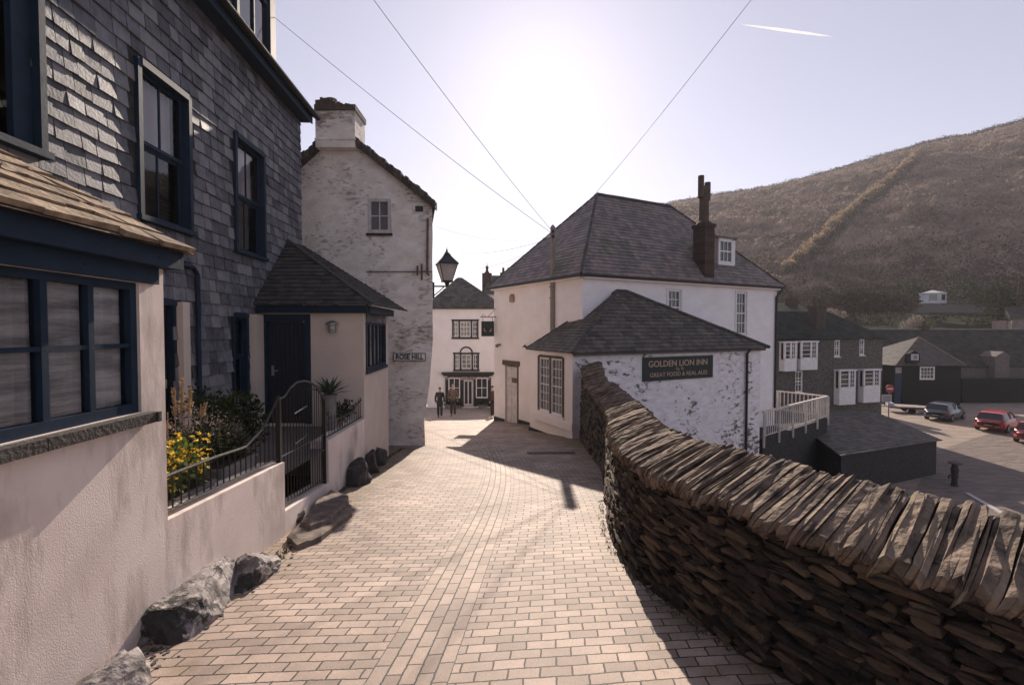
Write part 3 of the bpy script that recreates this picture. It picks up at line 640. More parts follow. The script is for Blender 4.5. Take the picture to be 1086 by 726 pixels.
# hipped roof: eave corner at (413,330) side, ridge against the slate wall at (297,250)
e0 = Vector(PF(-.35, -.22, ez + .15)); e1 = Vector(PF(PWd + .24, -.22, ez + .15))
e2 = Vector(PS(PL + .1, -.24, ez + .15)); top = P(300, 252, 10.6); top.x = min(top.x, -4.9); topb = Vector((top.x, 11.5, top.z))
e1 = Vector((e1.x, e1.y, e1.z)); wl = Vector(FS(FS.hit(276, 322)[0], -.02, ez + .15))
lf = Vector((PX0 - .28, PY - .22, ez + .15))
m = MB(); A_ = [lf, e1, top]; slates(m, A_, .13, .2, .012, .012, .004, 1.2, .02); m.add(A_, [(0, 1, 2)], .2)
B_ = [e1, Vector((e2.x + .1, 11.9, e1.z)), topb, top]; slates(m, B_, .13, .2, .012, .012, .004, 1.2, .02); m.add(B_, [(0, 1, 2, 3)], .2)
m.build('roof', slate_porch, porch)
m = MB(); m.tube([e1 + Vector((0, 0, .03)), top + Vector((0, 0, .03))], .035, 6); m.build('hip_ridge', ridge_m, porch)
# bulkhead lamp
lc = P(354, 347, PY); lamp = thing('wall_lamp', (lc.x, PY, lc.z), 'small caged bulkhead lamp on the cream porch wall', 'lamp')
m = MB(); F_ = Fr(lc.x, PY, 0, lc.z); m.lathe(F_(0, -.09, -.02), [(.05, -.09), (.055, -.02), (.05, .06)], 10); m.build('glass', M('frosted_glass', (.5, .5, .48), .3), lamp)
m = MB(); m.lathe(F_(0, -.09, .05), [(.13, 0), (.12, .03), (.05, .07), (.02, .08)], 12)
for zz in (-.1, -.05): m.lathe(F_(0, -.09, zz), [(.075, 0), (.08, .008), (.075, .016)], 12)
for k in range(6):
    t = k * math.pi / 3; m.tube([F_(.075 * math.cos(t), -.09 + .075 * math.sin(t), -.1), F_(.075 * math.cos(t), -.09 + .075 * math.sin(t), .06)], .006, 5)
m.box(F_, -.03, .03, -.09, 0, .02, .06); m.build('cage', M('galvanised', (.35, .35, .34), .45, metal=.7), lamp)

# ---- low boundary walls, fence, gate
BL = [(BW(bc, 0, 0).x + .0, BW(bc, 0, 0).y), (P(300, 570, 5.35).x + .03, 5.35), (-2.88, 7.2), (PX1, PY)]
def bwall(name, p0, p1, zt0, zt1, label, th=.28):
    fr = fr2(*p0, *p1); L = (Vector(p1) - Vector(p0)).length; m = MB(); n = 14
    for i in range(n):
        a, b = L * i / n, L * (i + 1) / n; za, zb = zt0 + (zt1 - zt0) * i / n, zt0 + (zt1 - zt0) * (i + 1) / n
        bot = -3.6
        m.hexa([fr(a, 0, bot), fr(b, 0, bot), fr(b, th, bot), fr(a, th, bot), fr(a, 0, za), fr(b, 0, zb), fr(b, th, zb), fr(a, th, za)], .5)
    o = m.build(name, plaster); tag(o, label, 'wall'); return fr, L
zA = P(176, 549, 3.40).z; zB = P(298, 487, BL[1][1]).z
fr1, L1_ = bwall('boundary_wall', BL[0], BL[1], zA - .01, zB - .03, 'low cream rendered wall under the longer railing and flower bed')
GZ = P(308, 542, BL[1][1]).z; GZ2 = P(347, 512, BL[2][1]).z
frg, Lg = bwall('boundary_wall', BL[1], BL[2], GZ, GZ2, 'short cream rendered threshold wall under the iron gate')
fr3, L3 = bwall('boundary_wall', BL[2], BL[3], P(341, 467, BL[2][1]).z, P(383, 444, PY).z, 'cream rendered wall between the gate and the porch')
yd = MB(); yd.add([(-4.6, 2.4, -1.75), (-2.8, 2.4, -1.75), (-2.95, 9.1, -1.9), (-5.0, 9.1, -1.9)], [(0, 1, 2, 3)]); tag(yd.build('path', M('yard_slabs', (.16, .14, .13), .85)), kind='structure')

def railing(name, fr, L, fb, ft, nb, label, spikes=True, th=.05, mid=None, cat='railing'):
    t = thing(name, fr(L / 2, .06, fb(.5)), label, cat)
    m = MB(); N_ = 24
    m.tube([fr(L * i / N_, .06, ft(i / N_)) for i in range(N_ + 1)], .014, 6); m.build('top_rail', iron, t)
    m = MB(); m.tube([fr(L * i / N_, .06, fb(i / N_)) for i in range(N_ + 1)], .012, 6); m.build('bottom_rail', iron, t)
    if mid:
        m = MB(); m.tube([fr(L * i / N_, .06, mid(i / N_)) for i in range(N_ + 1)], .011, 6); m.build('middle_rail', iron, t)
    for i in range(nb):
        s = (i + .5) / nb; m = MB(); z1 = ft(s) + (.07 if spikes else 0)
        m.tube([fr(L * s, .06, fb(s)), fr(L * s, .06, z1 - .03 if spikes else z1)], .0065, 5)
        if spikes: m.tube([fr(L * s, .06, z1 - .03), fr(L * s, .06, z1 + .02)], [.011, .001], 5)
        m.build('bar', iron, t)
    return t
def lf_(a, b): return lambda s: a + (b - a) * s
zt_a = P(178, 506, 3.42).z
prof1 = lambda s: interp([(0, zt_a), (.35, zt_a - .03), (.62, P(249, 476, 4.6).z + .02), (.80, P(270, 455, 4.95).z), (.93, P(287, 433, 5.2).z), (1, P(296, 420, 5.35).z)], s)
railing('railing', fr1, L1_, lf_(zA + .03, zB + .02), prof1, 20, 'black iron railing sweeping up beside the yellow flowers', spikes=False)
pk = P(318, 403, 6.2).z
gp_ = lambda s: interp([(0, P(297, 422, 5.4).z), (.1, pk - .13), (.2, pk - .05), (.34, pk), (.5, pk - .015), (.66, pk - .07), (.8, pk - .17), (.92, pk - .31), (1, pk - .43)], s)
gt = railing('gate', Fr(frg.o.x, frg.o.y, frg.a), Lg, lf_(GZ + .06, GZ2 + .06), gp_, 17, 'arched black iron gate with close upright bars', spikes=False, mid=lf_(P(297, 484, 5.4).z, P(349, 460, 7.2).z), cat='gate')
for s_ in (0.0, 1.0):
    m = MB(); m.box(frg, Lg * s_ - .025, Lg * s_ + .025, .035, .085, (GZ, GZ2)[int(s_)], gp_(s_) + .02); m.build('post', iron, gt)
for zz in (-1.06, -1.45):
    m = MB(); m.tube([frg(.5, .05, zz), frg(.75, .02, zz + .03), frg(1.0, .05, zz + .02)], .012, 5); m.build('latch', iron, gt)
zc, zd = P(341, 467, BL[2][1]).z, P(383, 444, PY).z
prof3 = lambda s: interp([(0, zc + .5), (.15, zc + .28), (.4, zc + .22), (.7, zd + .27), (1, zd + .38)], s)
railing('railing', fr3, L3, lf_(zc + .04, zd + .04), prof3, 15, 'black spiked railing dipping between the gate and the porch')

# ------------------------------------------------------------------ plants in the yard
def planter(x, y, z, L, Wd, H, label, ang=1.6, rot=0):
    t = thing('planter', (x, y, z), label, 'planter'); fr = Fr(x, y, rot, z)
    m = MB(); k = .88
    m.hexa([fr(-L / 2 * k, -Wd / 2 * k, 0), fr(L / 2 * k, -Wd / 2 * k, 0), fr(L / 2 * k, Wd / 2 * k, 0), fr(-L / 2 * k, Wd / 2 * k, 0), fr(-L / 2, -Wd / 2, H), fr(L / 2, -Wd / 2, H), fr(L / 2, Wd / 2, H), fr(-L / 2, Wd / 2, H)])
    m.box(fr, -L / 2 - .015, L / 2 + .015, -Wd / 2 - .015, Wd / 2 + .015, H + .001, H + .03); m.build('trough', trough_m, t)
    m = MB(); m.box(fr, -L / 2 + .02, L / 2 - .02, -Wd / 2 + .02, Wd / 2 - .02, H + .031, H + .04); m.build('soil', soil_m, t); return t
planter(-2.93, 3.95, -1.76, .22, .8, .32, 'long grey trough full of yellow flowers behind the railing', rot=0)
planter(-3.0, 4.85, -1.77, .24, .62, .36, 'grey trough behind the railing nearer the gate')
def stems(m, c, n, h, sp, r=.004):
    tips = []
    for _ in range(n):
        a = R.uniform(0, 6.28); b = R.uniform(0, sp); tp_ = Vector(c) + Vector((math.cos(a) * b, math.sin(a) * b, h * R.uniform(.7, 1.1)))
        md = Vector(c).lerp(tp_, .5) + Vector((0, 0, h * .1)); m.tube([c, md, tp_], r, 4); tips.append((tp_, a))
    return tips
# yellow flowering plant
yp = thing('flowering_plant', (-2.9, 3.8, -1.42), 'bushy plant with bright yellow flowers at the near end of the railing', 'plant')
m = MB(); fls = []; st = MB()
for (cx_, cy_, cz_) in ((-2.86, 3.62, -1.25), (-2.88, 3.85, -1.22), (-2.9, 4.12, -1.27), (-2.80, 3.72, -1.05), (-2.84, 3.98, -1.08)):
    m.clump((cx_, cy_, cz_), .15, .17, .17, 190, .055, .2); st.tube([(cx_, cy_, -1.45), (cx_, cy_, cz_)], .006, 5)
    for _ in range(20):
        c = Vector((cx_ + R.gauss(.06, .07), cy_ + R.gauss(-.02, .10), cz_ + R.uniform(-.06, .18))); 
        fl = MB(); tl = Vector((R.uniform(-.2, .9), R.uniform(-1, .2), R.uniform(.2, 1))).normalized(); t1_ = tl.cross(Vector((0, 0, 1))).normalized(); t2_ = tl.cross(t1_)
        for k in range(6):
            a = k * 1.05 + R.random(); fl.leaf(c, .026, .02, t1_ * math.cos(a) + t2_ * math.sin(a) + tl * .3)
        fls.append(fl)
m.build('leaves', leaf_br, yp); [f_.build('flower', yellow_m, yp) for f_ in fls]; st.build('stems', leaf_m, yp)
# grey blossom bush with tall dry plumes
gp2 = thing('dried_flower_plant', (-3.1, 4.5, -1.4), 'grey-pink blossoming shrub with tall dry tan flower spikes behind the railing', 'plant')
m = MB(); m2 = MB()
for (cx_, cy_, cz_, r_) in ((-3.02, 4.15, -.98, .2), (-3.0, 4.42, -.95, .24), (-3.02, 4.72, -1.05, .22), (-3.05, 4.95, -1.12, .17)):
    m.clump((cx_, cy_, cz_), r_, r_, r_, 420, .022, .35); m2.clump((cx_, cy_, cz_ - .1), r_, r_, r_, 200, .05, .3)
    for _ in range(12): m2.tube([(cx_, cy_, -1.45), (cx_ + R.gauss(0, .12), cy_ + R.gauss(0, .12), cz_ + R.uniform(0, .2))], .004, 4)
m.build('blossom', heather_m, gp2); m2.build('leaves', leaf_m, gp2)
m = MB()
for (u_, v0_, v1_, Y_, bend) in ((193, 440, 402, 4.35, 0), (200, 440, 412, 4.4, .02), (186, 442, 413, 4.25, -.02), (178, 455, 437, 4.1, -.09), (213, 443, 428, 4.5, .05)):
    b_, t2 = P(u_, v0_, Y_), P(u_, v1_, Y_); L_ = (t2 - b_).length
    for _ in range(150):
        s = R.random(); w_ = .028 * (1 - s * .75); c = b_.lerp(t2, s) + Vector((bend * s + R.gauss(0, w_ * .5), R.gauss(0, w_ * .5), 0)); m.leaf(c, .03, .014, (R.gauss(0, .4) + bend * 3, R.gauss(0, .4), 1))
    m.tube([b_ - Vector((0, 0, .4)), b_, t2], .005, 4)
m.build('flower_spikes', dry_m, gp2)
def bush(name, c, r, n, L, label, mat=leaf_m, cat='shrub', h=.5, stems_n=6):
    t = thing(name, (c[0], c[1], c[2] - h), label, cat); m = MB()
    for _ in range(6):
        m.clump((c[0] + R.gauss(0, r * .35), c[1] + R.gauss(0, r * .35), c[2] + R.gauss(0, r * .3)), r * .6, r * .6, r * .6, n // 6, L, .3)
    m.build('leaves', mat, t); s = MB()
    for _ in range(stems_n): s.tube([(c[0], c[1], c[2] - h), (c[0] + R.gauss(0, r * .4), c[1] + R.gauss(0, r * .4), c[2] + r * .5)], [.012, .004], 5)
    s.build('stem', wood_pole, t); return t
bush('shrub', (-3.45, 5.6, -1.0), .36, 800, .075, 'dark leafy shrub standing in front of the narrow navy window', h=.9)
bush('shrub', (-3.15, 5.0, -1.25), .26, 500, .06, 'low dark green shrub beside the grey trough', h=.5)
bush('shrub', (-3.75, 6.6, -1.25), .32, 500, .08, 'dark shrub in the yard just behind the gate', h=.8)
def spiky(c, n, L, label, z0):
    t = thing('agave', (c[0], c[1], z0), label, 'plant'); m = MB()
    for i in range(n):
        a = i * 2.4; el = .25 + .9 * (i / n); d = Vector((math.cos(a) * math.cos(el), math.sin(a) * math.cos(el), math.sin(el))); q_ = d.cross(Vector((0, 0, 1))).normalized(); up = q_.cross(d)
        pts = [Vector(c), Vector(c) + d * L * .5, Vector(c) + d * L - Vector((0, 0, L * .12))]; w_ = [.02, .032, .002]
        vs = []
        for p, ww in zip(pts, w_): vs += [p - q_ * ww, p - up * ww * .4, p + q_ * ww]
        m.add(vs, [(0, 1, 4, 3), (1, 2, 5, 4), (3, 4, 7, 6), (4, 5, 8, 7)])
    m.build('leaves', M('agave_leaf', (.05, .075, .045), .5, (.03, .05, .03), 8, 0, tone=.3), t)
    m = MB(); m.lathe((c[0], c[1], z0), [(.09, 0), (.13, c[2] - z0 - .03), (.145, c[2] - z0 - .02), (.145, c[2] - z0)], 14); m.build('pot', trough_m, t)
spiky((-3.2, 8.05, -1.12), 26, .42, 'spiky agave in a pot by the porch wall', -1.85)
bush('shrub', (-3.1, 8.3, -1.42), .24, 420, .06, 'low clipped shrub under the agave behind the spiked railing', h=.4)

# ------------------------------------------------------------------ rocks and steps
def rock(name, c, dims, rot, seed, label, mat=rock_m, sub=4, amp=.22, sharp=1.0, tilt=0):
    import bmesh
    bm = bmesh.new(); bmesh.ops.create_icosphere(bm, subdivisions=sub, radius=1)
    Rm = Matrix.Rotation(rot, 4, 'Z') @ Matrix.Rotation(tilt, 4, 'X')
    # facet with random planes, then roughen
    rr = random.Random(seed); pl = [(Vector((rr.gauss(0, 1), rr.gauss(0, 1), rr.gauss(0, 1))).normalized(), rr.uniform(.55, .88)) for _ in range(17)]
    for v in bm.verts:
        p = v.co.copy()
        for (n_, d_) in pl:
            k = p.dot(n_)
            if k > d_: p -= n_ * (k - d_) * sharp
        p *= 1 + amp * .6 * noise.fractal(p * 1.7 + Vector((seed, 0, 0)), .8, 2, 4) 
        p += p.normalized() * .05 * noise.fractal(p * 6, .7, 2, 3) + Vector((1, 1, 1)) * .02 * noise.noise(p * 14 + Vector((seed, 3, 0)))
        v.co = Rm @ Vector((p.x * dims[0], p.y * dims[1], p.z * dims[2]))
    me = bpy.data.meshes.new(name); bm.to_mesh(me); bm.free(); me.materials.append(mat)
    o = bpy.data.objects.new(name, me); COL.objects.link(o); o.location = c; tag(o, label, 'rock'); return o
def base(u, v): 
    d = ray(u, v); t = -1.8 / (d.z + SLOPE * d.y); return d * t
rock('rock', (-2.52, 3.52, -2.14), (.34, .74, .31), .12, 3, 'big pale grey boulder with a bright flat top against the cream wall', tilt=.03)
rock('rock', (-2.38, 4.14, -2.27), (.27, .40, .28), -.25, 11, 'rounded dark-sided boulder at the far end of the rocks by the wall', tilt=-.1)
rock('rock', (-2.40, 2.62, -2.14), (.26, .48, .25), .05, 21, 'grey slab of rock at the bottom corner, nearest of the boulders')
for (u_, v_, s_, sd) in ((382, 515, .26, 5), (393, 503, .24, 6), (403, 494, .22, 8)):
    b_ = base(u_, v_)
    rock('rock', (b_.x - .05, b_.y + .1, b_.z + .12), (s_, s_ * 1.1, s_ * 1.7), .3, sd, {5: 'jagged dark slate rock at the foot of the porch wall, nearest of three', 6: 'jagged dark slate rock at the foot of the porch wall, middle of three', 8: 'jagged dark slate rock at the foot of the porch wall, farthest of three'}[sd], rock_dark, sub=3, amp=.35)
b_ = base(340, 560)
m = MB()
for (pts_, zb3, zt3) in (((( 303, 577), (316, 586), (338, 577), (374, 549), (373, 541), (352, 533), (330, 548)), -.1, .10), (((318, 566), (330, 571), (352, 562), (371, 543), (369, 536), (352, 529), (335, 542)), .101, .17)):
    pp_ = [base(*q_) for q_ in pts_]; n8 = len(pp_); fin = []
    for k in range(n8):
        for t_ in range(3):
            p_ = pp_[k].lerp(pp_[(k + 1) % n8], t_ / 3); fin.append(p_ + Vector((R.uniform(-.02, .02), R.uniform(-.02, .02), 0)))
    n9 = len(fin); lo = [p_ + Vector((0, 0, zb3)) for p_ in fin]; cen = sum(fin, Vector()) / n9; hi = [cen.lerp(p_, .97) + Vector((0, 0, zt3 - .02 + R.uniform(-.012, .012))) for p_ in fin]; hi2 = [cen.lerp(p_, .86) + Vector((0, 0, zt3 + R.uniform(-.006, .006))) for p_ in fin]
    m.add(lo + hi + hi2 + [cen + Vector((0, 0, zt3))], [(a_, (a_ + 1) % n9, n9 + (a_ + 1) % n9, n9 + a_) for a_ in range(n9)] + [(n9 + a_, n9 + (a_ + 1) % n9, 2 * n9 + (a_ + 1) % n9, 2 * n9 + a_) for a_ in range(n9)] + [(2 * n9 + a_, 2 * n9 + (a_ + 1) % n9, 3 * n9) for a_ in range(n9)], .5)
tag(m.build('stone_step', step_m), 'rough brown stone step on the paving in front of the iron gate', 'step')
rock('rock', (-2.78, 5.75, -2.44), (.14, .35, .16), .1, 37, 'small brown rock wedged between the cream wall and the stone step', step_m)

m = MB()
for k in range(700):
    y = R.uniform(2.2, 12.5); xl = interp([(2.2, -2.5), (4.6, -2.42), (5.3, -2.52), (7.2, -2.82), (9.1, -2.93), (11.3, -3.02)], y) + abs(R.gauss(0, .05))
    if R.random() < .12: y = R.uniform(3.0, 7); xl = interp([(yy_, xx_) for xx_, yy_ in [(1.56, 2.8), (1.25, 3.6), (1.07, 4.4), (1.1, 5.4), (1.36, 6.9), (1.6, 8.3), (1.8, 9.6), (1.9, 11.3), (2.0, 13.0)]], y) - abs(R.gauss(0, .03))
    c = Vector((xl, y, gz(y) + .018))
    for _ in range(R.randint(2, 6)): m.leaf(c + Vector((R.gauss(0, .015), R.gauss(0, .015), 0)), R.uniform(.015, .05), .01, (R.gauss(0, .6), R.gauss(0, .6), 1))
tag(m.build('weeds', M('wall_foot_weeds', (.10, .10, .04), .8, (.06, .05, .03), 6, 0, tone=.5, trans=.3)), 'small weeds and dead leaves along the foot of the walls', 'weeds', kind='stuff')
m = MB()
for k in range(500):
    y = R.uniform(2.3, 7.0); xl = -2.15 - .05 * y + abs(R.gauss(0, .09)) - .1; c = Vector((xl, y, gz(y) + .02)); a = R.uniform(.004, .014)
    m.hexa([c + Vector((x_ * a * R.uniform(.6, 1.2), y_ * a * R.uniform(.6, 1.2), z_ * a * .7)) for z_ in (0, 1) for x_, y_ in ((-1, -1), (1, -1), (1, 1), (-1, 1))])
tag(m.build('gravel', rock_dark), 'loose grit around the boulders', 'gravel', kind='stuff')

# ------------------------------------------------------------------ parapet wall (right)
pw = thing('parapet_wall', (1.5, 5, -2.4), 'curving rubble stone parapet with upright slate coping on the right of the lane', 'wall')
line = cat_rom([(x, y, 0) for x, y in PAR], 14)
TOPZ = [(0.0, -.9), (1.0, -.93), (2.2, -.94), (3.0, -.95), (3.85, -.98), (5.4, -1.08), (6.5, -1.17), (8.0, -1.27), (9.5, -1.36), (10.6, -1.33), (11.8, -1.31), (12.4, -1.40), (13.4, -1.34), (14.0, -1.12), (14.5, -.98), (15, -1.02)]
cum = [0]
for a, b in zip(line, line[1:]): cum.append(cum[-1] + (b - a).length)
TOT = cum[-1]
def at_s(s):
    s = min(max(s, 0), TOT - 1e-4)
    for i in range(len(cum) - 1):
        if s <= cum[i + 1]:
            t = (s - cum[i]) / (cum[i + 1] - cum[i]); p = line[i].lerp(line[i + 1], t); break
    j0, j1 = max(i - 2, 0), min(i + 3, len(line) - 1); d = (line[j1] - line[j0]).normalized()
    return p, d, Vector((d.y, -d.x, 0))         # position, along (away), outward (to the right)
TH = .52; CH = .27
def topz(y): return interp(TOPZ, y)
m = MB(); NS = 150
for i in range(NS):
    for (s0_, s1_) in ((TOT * i / NS, TOT * (i + 1) / NS),):
        p0, d0, n0 = at_s(s0_); p1, d1, n1 = at_s(s1_); z0, z1 = topz(p0.y) - .22, topz(p1.y) - .22
        bt = -2.0; 
        def V_(p, n_, o_, z_): q_ = p + n_ * o_; return Vector((q_.x, q_.y, z_))
        m.hexa([V_(p0, n0, .03, gz(p0.y) - .25), V_(p0, n0, TH - .02, -9), V_(p1, n1, TH - .02, -9), V_(p1, n1, .03, gz(p1.y) - .25), V_(p0, n0, .12, z0), V_(p0, n0, TH + .05, z0), V_(p1, n1, TH + .05, z1), V_(p1, n1, .12, z1)], .3)
m.build('core', stone_core, pw)
m = MB()
def stone(m, c, ax, up, nn, L, H, D, tilt):
    a = (ax * math.cos(tilt) + up * math.sin(tilt)); b = (-ax * math.sin(tilt) + up * math.cos(tilt))
    j = lambda k: R.uniform(-k, k)
    ring = [(-.5, -.35), (-.28, -.5), (.3, -.5), (.5, -.3), (.5, .32), (.25, .5), (-.3, .5), (-.5, .3)]
    vs = []
    rg = [(x_ + j(.09), y_ + j(.13)) for x_, y_ in ring]
    for (x_, y_) in rg: vs.append(c + a * x_ * L + b * y_ * H + nn * .05)
    for (x_, y_) in rg: vs.append(c + a * x_ * L * .93 + b * y_ * H * .85 - nn * (D + j(.012)))
    fs = [(i, (i + 1) % 8, 8 + (i + 1) % 8, 8 + i) for i in range(8)] + [tuple(range(8, 16))]
    m.add(vs, fs, R.random())
s = .0
while s < TOT:
    p, d, n_ = at_s(s); near = p.y < 6
    hz = gz(p.y) - .05; z = hz; step = R.uniform(.13, .2) if near else R.uniform(.16, .26)
    while z < topz(p.y) - .36:
        H = R.uniform(.022, .06) if near else R.uniform(.05, .1)
        L = step * R.uniform(.7, 1.7)
        pp = p + d * R.uniform(-.06, .06); c = Vector((pp.x, pp.y, z + H / 2)) + n_ * (.02 + .09 * (z - hz) / max(.3, topz(p.y) - hz))
        stone(m, c, d, Vector((0, 0, 1)), n_, L, H * 1.05, R.uniform(.005, .06), R.gauss(.04, .13)); z += H
    s += step
# outer face, coarser
s = 0
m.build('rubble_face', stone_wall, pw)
m = MB(); s = 0.0
prof = [(.075, -.37), (.02, -.30), (.03, -.235), (.12, -.185), (.27, -.115), (.43, -.04), (.56, -.0), (.65, -.07), (.66, -.30)]
lastd = 0; grp = 0; gj = (0, 0, 0)
while s < TOT - .02:
    p, d, n_ = at_s(s); t = R.choice([.010, .013, .016, .02, .024, .03, .04, .06]) * (.85 if p.y < 3 else 1.0 if p.y < 7 else 1.35); grp = grp - 1 if grp > 0 else R.randint(5, 16); gj = (R.uniform(-.02, .02), R.uniform(-.010, .010), R.uniform(-.12, .12)) if grp == 0 or s == 0 else gj; lean = .46 + gj[2] + R.uniform(-.05, .05); tz = topz(p.y) + gj[1]
    k = lastd = .6 * lastd + R.uniform(-.012, .012) + gj[0] * .4; sc = R.uniform(.95, 1.04); hk = R.uniform(-.006, .006) - (R.uniform(.012, .035) if R.random() < .16 else 0)
    far = p.y > 11.7; skw = -.16 if p.y < 7 else -.08
    def pt(a, z_, ss):
        w_ = .05 * noise.noise(Vector((a * 9, z_ * 9, ss * 31)))
        oz = (z_ + hk + w_) * (1.0 if not far else .8); sh_ = (-math.sin(lean)) * (oz + .3) * 1.0   # tops lean toward the near end
        q_ = p + d * (ss - s + sh_ - skw * max(0, a)) + n_ * ((a - .23) * sc + .23 + k + w_ * .7); return Vector((q_.x, q_.y, tz + oz))
    pr = prof
    ring0 = [pt(a, z_, s) for a, z_ in pr]; ring1 = [pt(a, z_, s + t * .96) for a, z_ in pr]
    # a little extra point scatter for broken edges
    n9 = len(pr); T = R.random()
    cen0 = ring0[4] * .5 + ring0[0] * .25 + ring0[8] * .25
    m.add(ring0 + ring1, [tuple(range(n9))[::-1], tuple(range(n9, 2 * n9))] + [(i, i + 1, n9 + i + 1, n9 + i) for i in range(n9 - 1)] + [(n9 - 1, 0, n9, 2 * n9 - 1)], T)
    s += t
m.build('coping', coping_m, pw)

# ------------------------------------------------------------------ whitewashed gable house (Rose Hill)
GY = 13.3
gh = thing('gable_house', (-4, GY, gz(13.3)), 'tall weathered whitewashed gable house with a chimney and one small window', 'house')
GF = Fr(0, GY, 0)
def gx(u): return P(u, 350, GY).x
def gzv(v): return P(500, v, GY).z
ap = (gx(362), gzv(141)); re = (gx(459), gzv(219)); le_x = gx(255); le_z = gzv(240)
wxa, wxb, wza, wzb = gx(391.5), gx(415.5), gzv(247.5), gzv(211)
m = MB()
NX, NZ = 60, 64; xs_ = [le_x + (re[0] - le_x) * i / NX for i in range(NX + 1)]; 
def gtop(x): return ap[1] + (x - ap[0]) * ((re[1] - ap[1]) / (re[0] - ap[0])) if x > ap[0] else ap[1] + (ap[0] - x) * ((le_z - ap[1]) / (ap[0] - le_x))
xs_ += [wxa, wxb, ap[0]]; xs_ = sorted(set(xs_)); 
zb_ = -3.9
def gpt(x, z):
    # battered, uneven face: right edge leans in at the foot
    bat = max(0, (-.4 - z)) * .055; edge = (x - le_x) / (re[0] - le_x)
    yo = -.05 * max(0, -1.5 - z) + .025 * noise.noise(Vector((x * .9, z * .9, 4)))
    x2 = x
    if edge > .75:
        kk = (edge - .75) * 4; x2 = x - kk * (interp([(-3.6, .20), (-2.6, .26), (-1.6, .10), (-.3, .0), (4, 0)], z)) + kk * .02 * noise.noise(Vector((z * 1.3, 1, 1)))
    return GF(x2, yo, z)
for i in range(len(xs_) - 1):
    xa, xb = xs_[i], xs_[i + 1]
    zlist = sorted(set([zb_ + (gtop((xa + xb) / 2) - .3 - zb_) * j / NZ for j in range(NZ + 1)] + [wza, wzb])); 
    for j in range(len(zlist) - 1):
        za, zb2 = zlist[j], zlist[j + 1]
        if wxa <= (xa + xb) / 2 <= wxb and wza <= (za + zb2) / 2 <= wzb: continue
        m.add([gpt(xa, za), gpt(xb, za), gpt(xb, zb2), gpt(xa, zb2)], [(0, 1, 2, 3)], .5)
    zl = zlist[-1]; m.add([gpt(xa, zl), gpt(xb, zl), GF(xb, 0, gtop(xb)), GF(xa, 0, gtop(xa))], [(0, 1, 2, 3)], .5)
for (a_, b_, c_, d_) in ((wxa, wxa, wza, wzb), (wxb, wxb, wza, wzb)):
    m.add([GF(a_, -.02, c_), GF(a_, .2, c_), GF(a_, .2, d_), GF(a_, -.02, d_)], [(0, 1, 2, 3)])
m.add([GF(wxa, -.02, wza), GF(wxb, -.02, wza), GF(wxb, .2, wza), GF(wxa, .2, wza)], [(0, 1, 2, 3)]); m.add([GF(wxa, -.02, wzb), GF(wxb, -.02, wzb), GF(wxb, .2, wzb), GF(wxa, .2, wzb)], [(0, 1, 2, 3)])
bx_, by_ = -4.15, 21.8
for z0_, z1_ in [(zb_ + (re[1] - zb_) * j / 24, zb_ + (re[1] - zb_) * (j + 1) / 24) for j in range(24)]:
    a0_, a1_ = gpt(re[0], z0_), gpt(re[0], z1_)
    m.add([a0_, Vector((bx_, by_, z0_ - 1 if z0_ == zb_ else z0_)), Vector((bx_, by_, z1_)), a1_], [(0, 1, 2, 3)], .5)
m.add([(bx_, by_, -5), (le_x - 1.8, by_, -5), (le_x - 1.8, by_, le_z), (ap[0] - 1.8, by_, ap[1]), (bx_, by_, re[1])], [(0, 1, 2, 3, 4)], .5)
m.add([(le_x, GY, -5), (le_x - 1.8, by_, -5), (le_x - 1.8, by_, le_z), (le_x, GY, le_z)], [(0, 1, 2, 3)], .5)
m.build('wall', gable_white, gh)
m = MB(); bk = Vector((bx_ - re[0], by_ - GY, 0))
rA = [Vector((re[0] + .12, GY - .18, re[1] + .0)), Vector((ap[0], GY - .18, ap[1] + .10))]
rB = Vector((le_x, GY - .18, le_z + .1))
poly = [rA[0], rA[0] + bk, rA[1] + bk, rA[1]]; slates(m, poly, .22, .3, .02, .02); m.add(poly, [(0, 1, 2, 3)], .3)
poly = [rB, rB + bk, rA[1] + bk, rA[1]]; slates(m, poly, .22, .3, .02, .02); m.add(poly, [(0, 1, 2, 3)], .3)
m.build('roof', slate_porch, gh)
m = MB()   # ragged verge stones following the gable
for (p0, p1) in ((rA[0], rA[1]), (rB, rA[1])):
    n0 = 26
    for i in range(n0):
        a, b = p0.lerp(p1, i / n0), p0.lerp(p1, (i + .93) / n0); th_ = R.uniform(.10, .17)
        m.hexa([a + Vector((0, -.05, -.10)), b + Vector((0, -.05, -.10)), b + Vector((0, .3, -.10)), a + Vector((0, .3, -.10)), a + Vector((0, -.07, th_)), b + Vector((0, -.07, th_ - .02)), b + Vector((0, .3, th_ - .02)), a + Vector((0, .3, th_))])
m.build('verge', M('verge_slate', (.09, .07, .06), .85, (.045, .036, .032), 8, .8, 25, tone=.3), gh)
c0, c1 = gx(341), gx(381.5); zt = gzv(122); zs = gzv(158)
m = MB(); m.box(GF, c0, c1, -.27, .62, gzv(160), zt, .5); m.box(GF, c0 - .02, c1 + .02, -.29, .64, gzv(152.5), gzv(151), .5)
ch = m.build('chimney', gable_white, gh)
m = MB(); m.box(GF, c0 - .02, c1 + .03, -.3, .66, zt + .002, zt + .16)
for i in range(16):
    xx = c0 + (c1 - c0) * i / 16; hh = interp([(0, .30), (.35, .34), (.5, .2), (.8, .16), (1, .1)], i / 16) + R.uniform(-.03, .03); m.box(GF, xx, xx + (c1 - c0) / 16 * 1.1, -.29 + R.uniform(0, .04), .64, zt + .162, zt + .02 + hh)
m.build('chimney_cap', M('chimney_cap_stone', (.12, .08, .06), .9, (.06, .045, .035), 8, 1, 20), ch)
